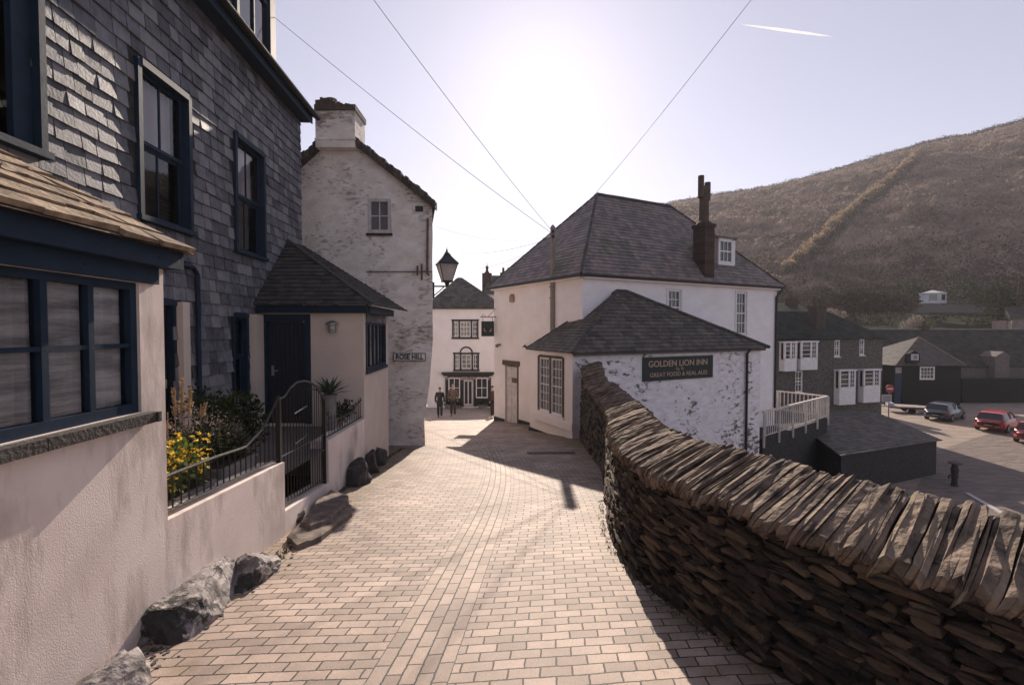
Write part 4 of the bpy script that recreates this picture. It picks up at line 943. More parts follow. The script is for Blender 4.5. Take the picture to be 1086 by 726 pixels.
m = MB(); m.lathe((gx(352), GY + .15, zt + .30), [(.2, 0), (.21, .1), (.16, .12), (.16, .2)], 12); m.build('chimney_pot', pot_m, ch)
window(gh, GF, wxa, wxb, wza, wzb, .02, 2, 2, M('dull_white_paint', (.62, .56, .54), .6), .085, .03, .06, False, pane=dark_glass('curtained_glass', (.16, .145, .155)), smat=black_paint)
m = MB(); zz = gzv(288); m.box(GF, gx(390), re[0] + .0, -.045, .0, zz - .012, zz + .006); m.build('string_course', ridge_m, gh)
m = MB(); m.box(GF, gx(441.5), gx(449.5), -.05, .0, gzv(224.5), gzv(219)); m.build('vent', black_paint, gh)
m = MB(); m.tube([GF(re[0] - .12, -.06, gzv(232)), GF(re[0] - .14, -.07, gzv(290)), GF(re[0] - .08, -.06, gzv(292))], .035, 6); m.tube([GF(re[0] - .3, -.05, gzv(280)), GF(re[0] - .3, -.05, gzv(297))], .03, 6); m.tube([GF(re[0] - .42, -.05, gzv(282)), GF(re[0] - .42, -.05, gzv(292))], .03, 6); m.build('pipe', M('rusty_pipe', (.16, .10, .08), .8), gh)
# street name plate
sx0, sx1, sz0_, sz1_ = gx(417.5), gx(452), gzv(382.5), gzv(374)
sg = thing('street_sign', (gx(435), GY - .04, gzv(378)), 'white street name plate reading ROSE HILL on the whitewashed house', 'sign')
m = MB(); m.box(GF, sx0, sx1, -.085, -.03, sz0_, sz1_, .5); m.build('board', M('sign_white', (.82, .78, .75), .6), sg)
m = MB(); e = .02
m.box(GF, sx0, sx1, -.092, -.086, sz0_, sz0_ + e); m.box(GF, sx0, sx1, -.092, -.086, sz1_ - e, sz1_); m.box(GF, sx0, sx0 + e, -.092, -.086, sz0_ + e, sz1_ - e); m.box(GF, sx1 - e, sx1, -.092, -.086, sz0_ + e, sz1_ - e); m.build('border', black_paint, sg)
text_obj('ROSE HILL', .21, GF, (sx0 + sx1) / 2, (sz0_ + sz1_) / 2 - .0, -.0885, black_paint, sg, wide=(sx1 - sx0) * .84, bold=.006)
# street lantern
lx = gx(473.5); LZ = lambda v: gzv(v)
ln = thing('street_lantern', (re[0] + .1, GY + .1, gzv(303)), 'black lantern on an iron bracket at the corner of the whitewashed house', 'street lamp')
LF = Fr(lx, GY + .15, rad(20))
def ring4(w_, z_): return [LF(-w_, -w_, z_), LF(w_, -w_, z_), LF(w_, w_, z_), LF(-w_, w_, z_)]
zb0, zt0_ = LZ(297), LZ(280)
m = MB(); m.hexa(ring4(.125, zb0) + ring4(.245, zt0_)); m.build('glass', M('lantern_glass', (.62, .58, .58), .2, None, 2, 0, trans=.6), ln)
m = MB()
for k in range(4): m.tube([ring4(.13, zb0)[k], ring4(.255, zt0_)[k]], .014, 5)
m.hexa(ring4(.15, zb0 - .04) + ring4(.14, zb0)); m.hexa(ring4(.285, zt0_) + ring4(.28, zt0_ + .05)); m.hexa(ring4(.27, zt0_ + .05) + ring4(.12, LZ(271.5))); m.hexa(ring4(.12, LZ(271.5)) + ring4(.07, LZ(268)))
m.lathe(LF(0, 0, LZ(268)), [(.05, 0), (.07, .03), (.03, .06), (.035, .09), (.015, .12), (.003, .2)], 8); m.lathe(LF(0, 0, LZ(303)), [(.04, 0), (.06, .06), (.09, .12)], 8); m.build('lantern_frame', iron, ln)
m = MB(); a = Vector((re[0], GY + .15, LZ(303))); m.tube([a, LF(0, 0, LZ(303))], .025, 6); m.tube([a + Vector((0, 0, -.28)), a + Vector((.15, 0, -.16)), a + Vector((.3, 0, -.02))], .016, 5); m.tube([a + Vector((0, 0, -.35)), a + Vector((0, 0, .12))], .03, 6); m.build('bracket', iron, ln)

# ------------------------------------------------------------------ shop house at the end of the lane
SY = 34.0; SF = Fr(0, SY, 0)
def sx(u): return P(u, 350, SY).x
def szv(v): return P(500, v, SY).z
shp = thing('shop_house', (sx(493), SY, szv(432)), 'white two-storey house with a dark bow-windowed shopfront at the end of the lane', 'shop')
X0, X1 = sx(453), sx(533); eav = szv(326)
W1 = (sx(479.5), sx(507.5), szv(358), szv(340)); W2 = (sx(481), sx(508), szv(392), szv(375)); SH = (sx(474), sx(519), szv(430.5), szv(395))
m = MB(); wall(m, SF, X0, X1, -6.6, eav, [W1, W2, SH], .3); m.add([SF(X1, 0, -6.6), SF(X1, 7, -6.6), SF(X1, 7, eav), SF(X1, 0, eav)], [(0, 1, 2, 3)]); m.add([SF(X0, 0, -6.6), SF(X0, 7, -6.6), SF(X0, 7, eav), SF(X0, 0, eav)], [(0, 1, 2, 3)]); m.add([SF(X0, 7, -6.6), SF(X1, 7, -6.6), SF(X1, 7, eav), SF(X0, 7, eav)], [(0, 1, 2, 3)])
m.build('wall', inn_street, shp)
pk_ = P(489, 294.5, SY + 3.4); pl_ = pk_ - Vector((.25, 0, 0))
m = MB(); o1 = SF(X0 - .2, -.2, eav); o2 = SF(X1 + .2, -.2, eav)
poly = [o1, o2, pk_, pl_]; slates(m, poly, .3, .4, .03, .02); m.add(poly, [(0, 1, 2, 3)], .3)
poly = [o2, SF(X1 + .2, 7.2, eav), pk_]; slates(m, poly, .3, .4, .03, .02); m.add(poly, [(0, 1, 2)], .3); slates(m, [o1, SF(X0 - .2, 7.2, eav), pl_], .3, .4, .03, .02); m.add([o1, SF(X0 - .2, 7.2, eav), pl_], [(0, 1, 2)], .3); m.add([SF(X0 - .2, 7.2, eav), SF(X1 + .2, 7.2, eav), pk_, pl_], [(0, 1, 2, 3)], .3)
m.box(SF, X0 - .2, X1 + .2, -.22, .0, eav - .12, eav - .002, .1)
m.build('roof', slate_dark, shp)
def tri_win(W, arch=False):
    a, b, c, d = W; w_ = (b - a); k1, k2 = a + w_ * .27, b - w_ * .27
    for (p, q_, nx_, mt) in ((a + .06, k1 - .06, 2, white_paint), (k1 + .06, k2 - .06, 3 if not arch else 2, white_paint), (k2 + .06, b - .06, 2, white_paint)):
        window(shp, SF, p, q_, c + .06, d - .05, .06, nx_, 3, mt, .07, .04, None, False)
    m = MB()
    for xx in (a, k1 - .05, k2 - .05, b - .12): m.box(SF, xx, xx + .12, -.03, .16, c, d)
    m.box(SF, a - .05, b + .05, -.06, .16, c - .1, c - .001); m.box(SF, a - .05, b + .05, -.06, .16, d, d + .1)
    if arch:
        cx_ = (a + b) / 2; r_ = w_ * .26
        m.prism([SF(cx_ + r_ * math.cos(t), -.05, d + .1 + .45 * math.sin(t)) for t in [math.pi * i / 10 for i in range(11)]], SF.y * .1)
    m.build('window_surround', black_paint, shp)
    if arch:
        m = MB(); m.prism([SF(cx_ + r_ * .75 * math.cos(t), -.07, d + .1 + .33 * math.sin(t)) for t in [math.pi * i / 10 for i in range(11)]], SF.y * .018); m.build('fanlight', white_paint, shp)
tri_win(W1); tri_win(W2, True)
a, b, c, d = SH
sfm = MB(); sfm.box(SF, a, b, .1, .15, c, d, .5)
for xx in (a - .12, sx(488.5), sx(502.2), b - .1): sfm.box(SF, xx, xx + .22, -.12, .1, c, d - .35, .5)
sfm.box(SF, a - .25, b + .25, -.3, .09, d - .22, d - .10, .5); sfm.box(SF, a - .35, b + .35, -.42, .09, d - .098, d + .06, .5)
for (p, q_) in ((sx(475.5), sx(488)), (sx(504.5), sx(517.5))): sfm.box(SF, p, q_, -.3, .09, c + .25, szv(422), .5)
sfo = sfm.build('shopfront', M('shopfront_black', (.02, .02, .019), .5), shp)
for (p, q_) in ((sx(475.8), sx(488)), (sx(504.8), sx(517.3))):
    window(shp, SF, p, q_, szv(421.5), d - .36, -.16, 2, 2, white_paint, .07, .045, None, False, name='shop_window')
window(shp, SF, sx(491), sx(502), szv(430), szv(402.5), -.02, 2, 1, M('shop_door_paint', (.62, .58, .56), .5), .13, .09, None, False, name='shop_door')
m = MB(); m.box(SF, a - .05, b + .05, -.13, -.121, d - .52, d - .30); m.build('fascia_board', M('fascia_paint', (.20, .10, .09), .6, (.34, .30, .28), 5, .1, 30, contrast=(.5, .53)), shp)
m = MB(); m.box(SF, sx(474), sx(489), -.8, -.15, szv(434), szv(429)); m.build('doorstep', step_m, shp)
for (u_, lab) in ((478.5, 'low pale flower tub on the ground left of the shop door'), (513, 'leafy flower tub on the ground right of the shop door')):
    c_ = Vector((sx(u_), SY - 1.2, gz(SY - 1.2))); t = thing('flower_tub', c_, lab, 'planter'); m = MB(); m.lathe(c_, [(.28, 0), (.36, .3), (.38, .32)], 12); m.build('tub', trough_m, t); m = MB(); m.clump(c_ + Vector((0, 0, .42)), .38, .38, .25, 260, .12, .2); m.build('leaves', leaf_m, t)
# house behind with a finialled chimney
bh = thing('back_house', (sx(527), 42, -6), 'dark-roofed building with a finial seen between the shop and the inn', 'building')
m = MB(); B0, B1 = P(508, 340, 42), P(545, 340, 42); m.box(W0, B0.x, B1.x + 3, 42, 48, -7, P(520, 312, 42).z); m.build('wall', inn_street, bh)
m = MB(); z0_ = P(520, 312, 42).z; a_, b_ = P(512, 312, 41.8), P(552, 312, 41.8); tp1 = P(519, 292, 45); m.add([a_, b_, Vector((b_.x, 45, tp1.z)), tp1, Vector((a_.x, 48.2, z0_))], [(0, 1, 2, 3), (0, 3, 4)], .4); m.build('roof', slate_dark, bh)
m = MB(); c_ = P(516.5, 292, 44); m.box(Fr(c_.x, 44, 0), -.45, .45, -.3, .5, c_.z - 2.2, c_.z + .2); m.lathe(c_ + Vector((0, .1, .2)), [(.3, 0), (.15, .2), (.12, .5), (.2, .55), (.04, .75), (.02, 1.0)], 8); m.build('chimney', brick_m, bh)
m = MB(); c_ = P(536, 287, 44); m.box(Fr(c_.x, 44, 0), -.5, 1.0, -.3, .5, c_.z - 2.2, c_.z - .2); 
for k in (-.2, .3, .7): m.lathe(c_ + Vector((k, .1, -.2)), [(.14, 0), (.11, .5)], 8)
m.build('chimney', brick_m, bh)
# ------------------------------------------------------------------ Golden Lion inn
INN_C = Vector((P(618, 300, 17.0).x, 17.0, 0)); IL = Vector((P(524, 300, 22.3).x, 22.3, 0)); IR = Vector((P(824, 300, 22.06).x, 22.06, 0))
inn = thing('inn', (4, 19, gz(17)), 'large white inn with steep hipped slate roof, brick chimney and dormer', 'inn')
IFL = fr2(IL.x, IL.y, INN_C.x, INN_C.y); LL = (INN_C - IL).length
IFR = fr2(INN_C.x, INN_C.y, IR.x, IR.y); LR = (IR - INN_C).length
EZ = 2.02
dd0, dd1, dzt, dzb = IFL.hit(535.5, 420)[0], IFL.hit(550, 420)[0], IFL.hit(543, 387.5)[1], -4.6
m = MB(); wall(m, IFL, 0, LL, -5.2, EZ, [(dd0, dd1, dzb, dzt)], .2)
m.build('street_wall', inn_street, inn)
wA = (IFR.hit(708, 320)[0], IFR.hit(722, 320)[0], IFR.hit(715, 345)[1], IFR.hit(715, 307)[1])
wB = (IFR.hit(780.5, 330)[0], IFR.hit(791.5, 330)[0], IFR.hit(786, 355)[1], IFR.hit(786, 309.5)[1])
m = MB(); wall(m, IFR, 0, LR, -8.2, EZ, [wA, wB], .15)
BKc = IL + (IR - INN_C) * 1.0
m.add([Vector((IR.x, IR.y, -8.2)), Vector((BKc.x, BKc.y, -8.2)), Vector((BKc.x, BKc.y, EZ)), Vector((IR.x, IR.y, EZ))], [(0, 1, 2, 3)]); m.add([Vector((IL.x, IL.y, -8.2)), Vector((BKc.x, BKc.y, -8.2)), Vector((BKc.x, BKc.y, EZ)), Vector((IL.x, IL.y, EZ))], [(0, 1, 2, 3)])
m.build('side_wall', inn_white, inn)
window(inn, IFR, *wA, .06, 3, 4, white_paint, .08, .03, .05, True, surround=.07); window(inn, IFR, *wB, .06, 3, 4, white_paint, .08, .03, .05, True, surround=.07)
# street door
m = MB(); m.box(IFL, dd0 + .05, dd1 - .1, .08, .12, dzb, dzt - .05, .5); m.box(IFL, dd0 + .05 + (dd1 - dd0) * .32, dd0 + .075 + (dd1 - dd0) * .32, .07, .079, dzb, dzt - .05, .2)
do = m.build('door', M('cream_door_paint', (.70, .62, .58), .6), inn); m = MB(); m.box(IFL, dd0 - .16, dd1 + .1, -.05, .1, dzt, dzt + .22); m.box(IFL, dd1 - .1, dd1 - .02, -.02, .1, dzb, dzt - .001); m.build('door_lintel', M('lintel_brown', (.12, .085, .07), .8), inn)
m = MB(); m.box(IFL, dd1 - .55, dd1 - .12, .0, .07, IFL.hit(547, 406)[1], IFL.hit(547, 401)[1]); m.build('plate', M('brass_dark', (.12, .09, .06), .5), do)
m = MB(); m.box(IFL, 0, dd0 - .02, -.03, .02, -5.2, IFL.hit(528, 442)[1] - 0, .5); m.box(IFL, dd1 + .02, LL, -.03, .02, -5.2, IFL.hit(556, 446)[1] + .0, .5); m.build('plinth', M('plinth_dark', (.04, .035, .033), .8), inn)
# roofs
RZ = 6.2; cL = (INN_C + IL) / 2; vr = (IR - INN_C).normalized()
yo = 3.2
for _ in range(60):
    ra_, rb4 = IFR.hit(633, 206.5, yo), IFR.hit(711, 220.5, yo); yo += .02 if rb4[1] > ra_[1] else -.02
    if abs(ra_[1] - rb4[1]) < .01: break
yo = min(max(yo, 2.6), 4.2); ra_, rb4 = IFR.hit(633, 206.5, yo), IFR.hit(711, 220.5, yo); zr_ = (ra_[1] + rb4[1]) / 2
print('inn ridge', yo, ra_, rb4)
r1 = Vector(IFR(ra_[0], yo, zr_)); r2 = Vector(IFR(rb4[0], yo, zr_))
e0 = IFR(-.0, -.25, EZ + .02) - IFR.x * .25; e0 = Vector(e0); eR = Vector(IFR(LR + .25, -.25, EZ + .02)); eL = Vector((IL.x - .35, IL.y + .15, EZ + .02)); eB = Vector((BKc.x + .2, BKc.y + .2, EZ + .02))
m = MB()
for poly in ([e0, eR, r2, r1], [eL, e0, r1], [eR, eB, r2], [eL, eB, r2, r1]):
    if poly[0] != eL or len(poly) == 3: slates(m, poly, .19, .26, .012, .015, .004, 1.0, .02)
    m.add([p - Vector((0, 0, .01)) for p in poly], [tuple(range(len(poly)))], .4)
m.build('roof', slate_inn, inn)
m = MB(); up = Vector((0, 0, .05))
def ridge(m, a, b, r_=.07, n=None):
    n = n or int((b - a).length / .4) + 1
    for i in range(n):
        m.tube([a.lerp(b, i / n), a.lerp(b, (i + .96) / n)], r_ * R.uniform(.93, 1.07), 6)
ridge(m, r1 + up, r2 + up, .08); ridge(m, e0 + up * .5, r1 + up, .06); ridge(m, eR + up * .5, r2 + up, .06); ridge(m, eL + up * .5, r1 + up, .05); m.build('ridge_tiles', ridge_m, inn)
m = MB(); m.tube([e0 + Vector((0, 0, -.04)), eR + Vector((0, 0, -.04))], .055, 8); m.tube([eL + Vector((0, 0, -.04)), e0 + Vector((0, 0, -.04))], .055, 8); m.build('gutter', black_paint, inn)
m = MB(); m.box(IFR, 0, LR, -.2, .0, EZ - .13, EZ - .001); m.box(IFL, 0, LL, -.2, .0, EZ - .13, EZ - .001); m.build('eaves_board', inn_street, inn)
m = MB(); xx = LR - .12; m.tube([IFR(xx + .2, -.22, EZ - .08), IFR(xx + .1, -.2, EZ - .2), IFR(xx, -.07, EZ - .45), IFR(xx, -.07, IFR.hit(822, 432)[1])], .05, 8); m.build('downpipe', black_paint, inn)
# chimney on the slope
def on_slope(u, v):
    best = None
    for k in range(400):
        y = k * .01; x_, z_ = IFR.hit(u, v, y); zr2 = EZ + (y + .25) * (zr_ - EZ) / (yo + .25)
        if best is None or abs(z_ - zr2) < best[0]: best = (abs(z_ - zr2), x_, y, z_)
    return best
_b = on_slope(746, 288); cY = Vector(IFR(_b[1], _b[2], 0)).y + .1; print('chimney', _b, cY)
cc = Vector((P(746, 287, cY).x, cY, 0)); CF = Fr(cc.x, cc.y, IFR.a); hw = (P(756, 260, cY).x - P(736, 260, cY).x) / 2 * .70
zT = P(746, 238, cY).z; m = MB()
zc_ = 2.2; rw = 0
while zc_ < zT:
    z2 = min(zc_ + .075, zT); x_ = -hw + (0 if rw % 2 else .1); o_ = R.uniform(0, .006); m.box(CF, -hw - o_, hw + o_, -.32 - o_, .32 + o_, zc_, z2 - .012); m.box(CF, -hw + .01, hw - .01, -.31, .31, z2 - .012, z2, .1); zc_ = z2; rw += 1
m.box(CF, -hw - .05, hw + .05, -.37, .37, zT - .16, zT - .02); m.lathe(CF(0, 0, zT), [(hw * 1.25, -.02), (hw * 1.1, .06), (.22, .14)], 12)
ch = m.build('chimney', brick_m, inn)
m = MB(); z1_ = P(746, 206, cY).z; m.lathe(CF(0, 0, zT + .08), [(.21, 0), (.20, .1), (.195, z1_ - zT - .15), (.22, z1_ - zT - .08)], 12); z2_ = P(746, 200, cY).z; m.lathe(CF(0, 0, z1_), [(.13, 0), (.12, z2_ - z1_ + .1)], 10)
m.tube([CF(-.17, 0, z2_ - .02), CF(.17, 0, z2_ - .02)], .13, 8)
m.lathe(CF(-.20, 0, P(742, 210, cY).z + .0), [(.125, 0), (.125, .90), (.12, .92)], 10); m.lathe(CF(.20, 0, P(742, 211, cY).z - .05), [(.125, 0), (.125, .76), (.12, .78)], 10)
m.build('chimney_cowl', M('clay_cowl', (.10, .065, .052), .85), ch)
# dormer
_b = on_slope(769, 280); _q = IFR(_b[1], _b[2] - .05, 0); dF = Fr(_q.x, _q.y, IFR.a); print('dormer', _b); a, b = dF.hit(762, 265)[0], dF.hit(777, 265)[0]; zb2, zt2 = dF.hit(769, 279)[1], dF.hit(769, 254)[1]
m = MB(); m.box(dF, a - .28, a - .02, .05, 2.6, zb2 - .5, zt2 + .05); m.box(dF, a - .02, b + .16, .06, 2.6, zb2 - .5, zb2); m.box(dF, b + .02, b + .16, .05, 2.6, zb2, zt2 + .05); m.box(dF, a - .35, b + .24, -.08, 2.6, zt2 + .052, zt2 + .13)
dr = m.build('dormer', slate_inn, inn); m = MB()
m.box(dF, a - .02, a + .1, -.02, .06, zb2, zt2); m.box(dF, b - .1, b + .02, -.02, .06, zb2, zt2); m.box(dF, a - .06, b + .06, -.06, .06, zb2 - .1, zb2 + .08); m.box(dF, a, b, -.02, .06, zt2 - .1, zt2 + .04)
mz = (zb2 + zt2) / 2; m.box(dF, a + .1, b - .1, -.01, .04, mz - .03, mz + .03)
for k in (1, 2): xx = a + .1 + (b - a - .2) * k / 3; m.box(dF, xx - .015, xx + .015, .0, .03, zb2 + .08, zt2 - .1)
m.box(dF, b + .021, b + .15, -.02, .048, zb2 - .05, zt2)
m.build('dormer_window', white_paint, dr); m = MB(); m.add([dF(a, .03, zb2), dF(b, .03, zb2), dF(b, .03, zt2), dF(a, .03, zt2)], [(0, 1, 2, 3)]); m.build('pane', glass_d, dr)
# small fittings on the street wall
m = MB(); x_, z_ = IFL.hit(530.5, 365.5); m.tube([IFL(x_, 0, z_), IFL(x_, -.12, z_), IFL(x_ + .05, -.22, z_ - .05)], [.05, .06, .09], 8); m.build('floodlight', M('lamp_grey', (.2, .18, .17), .5), inn)
x_, z_ = IFL.hit(544, 316); m = MB(); m.prism([IFL(x_ - .14, -.01, z_ - .18), IFL(x_ + .14, -.01, z_ - .18), IFL(x_ + .14, -.01, z_ + .05), IFL(x_ + .07, -.01, z_ + .18), IFL(x_ - .07, -.01, z_ + .18), IFL(x_ - .14, -.01, z_ + .05)], IFL.y * -.1); m.build('alarm_box', M('alarm_orange', (.42, .24, .14), .6), inn)
x_, z_ = IFL.hit(559, 368); m = MB(); m.lathe(IFL(x_, -.12, z_), [(.13, 0), (.05, .08), (.03, .1)], 8); m.build('wall_light', black_paint, inn)

# annexe of the inn
AA = Vector((2.04, 14.9, 0)); AB = Vector((P(562, 400, 17.6).x, 17.6, 0)); vr2 = Vector((.893, .45, 0)).normalized(); AC = AA + vr2 * 9.2
ann = thing('inn_annexe', (4, 16, gz(15)), 'single-storey white inn annexe with flaking paint and dark hipped slate roof', 'building')
AFL = fr2(AB.x, AB.y, AA.x, AA.y); LA = (AA - AB).length; AFR = fr2(AA.x, AA.y, AC.x, AC.y); LB = 9.2
AZ = AFR.hit(612, 374)[1]
ww = (AFL.hit(571.5, 400)[0], AFL.hit(597.5, 400)[0], AFL.hit(584, 438)[1], AFL.hit(584, 378.5)[1])
m = MB(); wall(m, AFL, 0, LA, -4.6, AZ, [ww], .16); m.build('street_wall', inn_street, ann)
m = MB(); wall(m, AFR, 0, LB, -8.4, AZ, [], .2); m.add([AFR(LB, 0, -8.4), AFR(LB, 1.66, -8.4), AFR(LB, 1.66, AZ), AFR(LB, 0, AZ)], [(0, 1, 2, 3)])
b0_ = Vector(AFR(1.2, 1.66, 0)); m.add([Vector((AB.x, AB.y, -5)), Vector((b0_.x, b0_.y, -5)), Vector((b0_.x, b0_.y, AZ)), Vector((AB.x, AB.y, AZ))], [(0, 1, 2, 3)])
m.build('side_wall', annex_white, ann)
wm = (ww[0] + ww[1]) / 2; brn = M('brown_window_post', (.10, .07, .058), .7)
m = MB(); m.box(AFL, ww[0] - .05, ww[0] + .05, -.03, .12, ww[2] - .02, ww[3] + .02); m.box(AFL, wm - .05, wm + .05, -.03, .12, ww[2], ww[3]); m.box(AFL, ww[1] - .05, ww[1] + .05, -.03, .12, ww[2] - .02, ww[3] + .02); m.box(AFL, ww[0] + .05, ww[1] - .05, -.03, .12, ww[3] - .03, ww[3] + .06); m.build('window_post', brn, ann)
for (a, b) in ((ww[0] + .05, wm - .05), (wm + .05, ww[1] - .05)): window(ann, AFL, a, b, ww[2], ww[3] - .03, .05, 3, 6, white_paint, .06, .022, None, True)
m = MB(); m.box(AFL, ww[0] - .15, ww[1] + .1, -.1, .0, ww[2] - .1, ww[2] - .001); m.box(AFL, ww[0] - .25, LA, -.12, .0, ww[2] - .35, ww[2] - .101); m.build('sill', inn_street, ann)
m = MB(); m.box(AFL, 0, LA + .02, -.06, .02, -4.6, AFL.hit(585, 461)[1], .5); m.build('plinth', M('plinth_black', (.03, .027, .026), .8), ann)
m = MB(); m.box(AFL, LA - .42, LA, -.10, -.001, -4.6, AZ - .0); m.build('corner_pier', inn_street, ann)
rz0 = AZ + .0
f0 = Vector(AFR(-.25, -.22, rz0)); f1 = Vector(AFR(LB + .22, -.22, rz0)); bl = Vector((AB.x - .15, AB.y + .25, rz0 + .0)); apx = P(654, 309.5, 17.3); apx2 = P(664, 310.5, 18.4)
apx2.z = apx.z; 
wend = Vector(AFR(LB + .22, 1.56, rz0)); up1 = Vector(IFR(.2, -.02, P(618, 335, 17.2).z)); 
m = MB()
_a = AFR.hit(654, 309.5, 1.56); apx = Vector(AFR(_a[0], 1.56, _a[1])); rE = Vector(AFR(_a[0] + .45, 1.56, _a[1]))
for poly in ([f0, f1, rE, apx], [bl, f0, apx], [f1, wend, rE]):
    slates(m, poly, .17, .24, .012, .015, .004, 1.0, .02); m.add([p - Vector((0, 0, .01)) for p in poly], [tuple(range(len(poly)))], .3)
m.add([bl, apx, rE, Vector((b0_.x, b0_.y, rz0))], [(0, 1, 2, 3)], .3); m.add([wend, rE, Vector((b0_.x, b0_.y, rz0))], [(0, 1, 2)], .3)
m.build('roof', slate_dark, ann)
m = MB(); up = Vector((0, 0, .04)); ridge(m, f0 + up * .5, apx + up, .065); ridge(m, f1 + up, rE + up, .075); ridge(m, rE + up, apx + up, .07); ridge(m, bl + up * .5, apx + up, .055); m.build('ridge_tiles', ridge_m, ann)
m = MB(); m.box(AFR, -.1, LB + .1, -.16, .0, AZ - .1, AZ - .002); m.build('eaves_board', M('eaves_brown', (.14, .12, .115), .8), ann)
m = MB(); xx = AFR.hit(790, 420)[0]; m.tube([AFR(xx, -.2, AZ - .05), AFR(xx, -.08, AZ - .2), AFR(xx, -.08, -8)], .05, 8); m.build('downpipe', black_paint, ann)
# painted sign board
s0, s1 = AFR.hit(681, 390)[0], AFR.hit(755, 388)[0]; za, zb = AFR.hit(718, 402)[1], AFR.hit(718, 377.6)[1]
sg = thing('inn_sign', Vector(AFR((s0 + s1) / 2, -.04, za)), 'dark green sign reading GOLDEN LION INN on the flaking annexe wall', 'sign')
m = MB(); m.box(AFR, s0, s1, -.05, .0, za, zb, .5); m.build('board', green_board, sg); hh = zb - za; ww_ = s1 - s0
text_obj('GOLDEN LION INN', hh * .36, AFR, (s0 + s1) / 2 - .03, za + hh * .70, -.056, pale_ink, sg, wide=ww_ * .84, bold=.004)
text_obj('Ca. 70', hh * .17, AFR, (s0 + s1) / 2, za + hh * .46, -.056, pale_ink, sg, bold=.001)
text_obj('GREAT FOOD & REAL ALES', hh * .25, AFR, (s0 + s1) / 2, za + hh * .24, -.056, pale_ink, sg, wide=ww_ * .82, bold=.001)
# hanging sign at the far corner
hF = Fr(P(517, 350, 22.0).x, 22.0, 0); a, b = hF.hit(510.5, 350)[0], hF.hit(524, 350)[0]; za, zb = hF.hit(517, 356.5)[1], hF.hit(517, 340.5)[1]
hs_ = thing('hanging_sign', Vector(hF((a + b) / 2, 0, za)), 'square dark pub sign hanging from an iron bracket at the inn corner', 'sign')
m = MB(); m.box(hF, a, b, -.03, .03, za, zb); m.build('board', green_board, hs_)
m = MB(); cxx = (a + b) / 2; cz = (za + zb) / 2
for sgn in (-1, 1):
    m.tube([hF(cxx + sgn * .17, -.033, cz + .0), hF(cxx + sgn * .13, -.033, cz - .12), hF(cxx + sgn * .05, -.033, cz - .13)], [.03, .035, .01], 6)
m.build('emblem', M('emblem_gold', (.40, .30, .22), .6), hs_)
m = MB(); m.tube([hF(b + .1, 0, zb + .2), hF(a - .05, 0, zb + .2)], .02, 6)
for xx in (a + .08, b - .08): m.tube([hF(xx, 0, zb + .2), hF(xx, 0, zb)], .012, 5)
m.tube([hF(a, 0, zb + .2), hF(a + .08, 0, zb + .33), hF(a + .22, 0, zb + .22)], .012, 5); m.tube([hF(b + .1, 0, zb + .62), hF(cxx, 0, zb + .2)], .012, 5); m.build('bracket', iron, hs_)

# utility pole and overhead wires
pY = 18.4; pb_ = P(586, 360, pY); pt_ = P(586, 242, pY)
pole = thing('utility_pole', (pb_.x, pY, gz(pY)), 'weathered wooden utility pole standing against the inn behind the annexe roof', 'pole')
m = MB(); m.tube([(pb_.x, pY, gz(pY)), (pb_.x, pY, pt_.z)], [.115, .095], 10); m.lathe((pb_.x, pY, pt_.z), [(.12, 0), (.06, .1), (.02, .14)], 10); m.build('post', wood_pole, pole)
m = MB()
for v_ in (304, 316): 
    z_ = P(586, v_, pY).z; m.tube([(pb_.x - .14, pY, z_), (pb_.x + .14, pY, z_)], .02, 5); m.build('step_iron', iron, pole); m = MB()
for k in (.15, .35): m = MB(); m.box(Fr(pb_.x, pY, 0), -.05, .05, -.16, -.09, pt_.z - k - .05, pt_.z - k + .05); m.build('insulator', iron, pole)
def wire(a, b, sag, r_, label):
    a, b = Vector(a), Vector(b); m = MB(); n = 24
    m.tube([a.lerp(b, i / n) - Vector((0, 0, sag * 4 * (i / n) * (1 - i / n))) for i in range(n + 1)], [r_ * .8 - r_ * .42 * (i / n) * (1 if b.y < 16 else 0) for i in range(n + 1)], 5); o = m.build('overhead_wire', cable_m); tag(o, label, 'wire', 'overhead wires'); return o
ptop = Vector((pb_.x, pY, pt_.z))
e1_ = P(288, 16, 10.3); wire(ptop + Vector((-.1, 0, -.15)), e1_, .12, .013, 'lowest overhead wire, running from the slate house dormer down to the pole')
wire(ptop + Vector((-.08, 0, -.05)), P(374, -30, 7.0), .1, .012, 'overhead wire left of the sun dropping steeply to the pole')
wire(r1 + Vector((-.2, -.3, -.1)), P(820, -30, 8.0), .08, .012, 'overhead wire right of the sun rising from the inn roof ridge')
wire(ptop + Vector((-.1, .05, -.3)), P(462, 240, 14.5), .3, .009, 'faint upper wire from the pole to the whitewashed house')
wire(ptop + Vector((-.1, .05, -.4)), P(488, 268, 33), .25, .012, 'thin middle wire from the pole over the shop roof')
wire(ptop + Vector((-.1, .05, -.55)), P(500, 285, 34), .25, .012, 'thin lowest wire from the pole to the shop roof')

# gull on the ridge
gc = P(706, 218, 23.9); gc.z = r2.z + .12
gl = thing('gull', gc, 'small gull perched at the right end of the inn roof ridge', 'bird')
m = MB(); F_ = Fr(gc.x, gc.y, 0, gc.z); m.tube([F_(-.26, 0, .06), F_(-.1, 0, .10), F_(.05, 0, .13), F_(.14, 0, .22), F_(.18, 0, .27), F_(.24, 0, .27)], [.01, .06, .075, .045, .045, .012], 8); m.build('body', M('gull_white', (.6, .58, .58), .8), gl, smooth=True)
m = MB()
for k in (-.03, .03): m.tube([F_(0, k, .08), F_(0, k, -.08)], .008, 4)
m.build('leg', pot_m, gl)

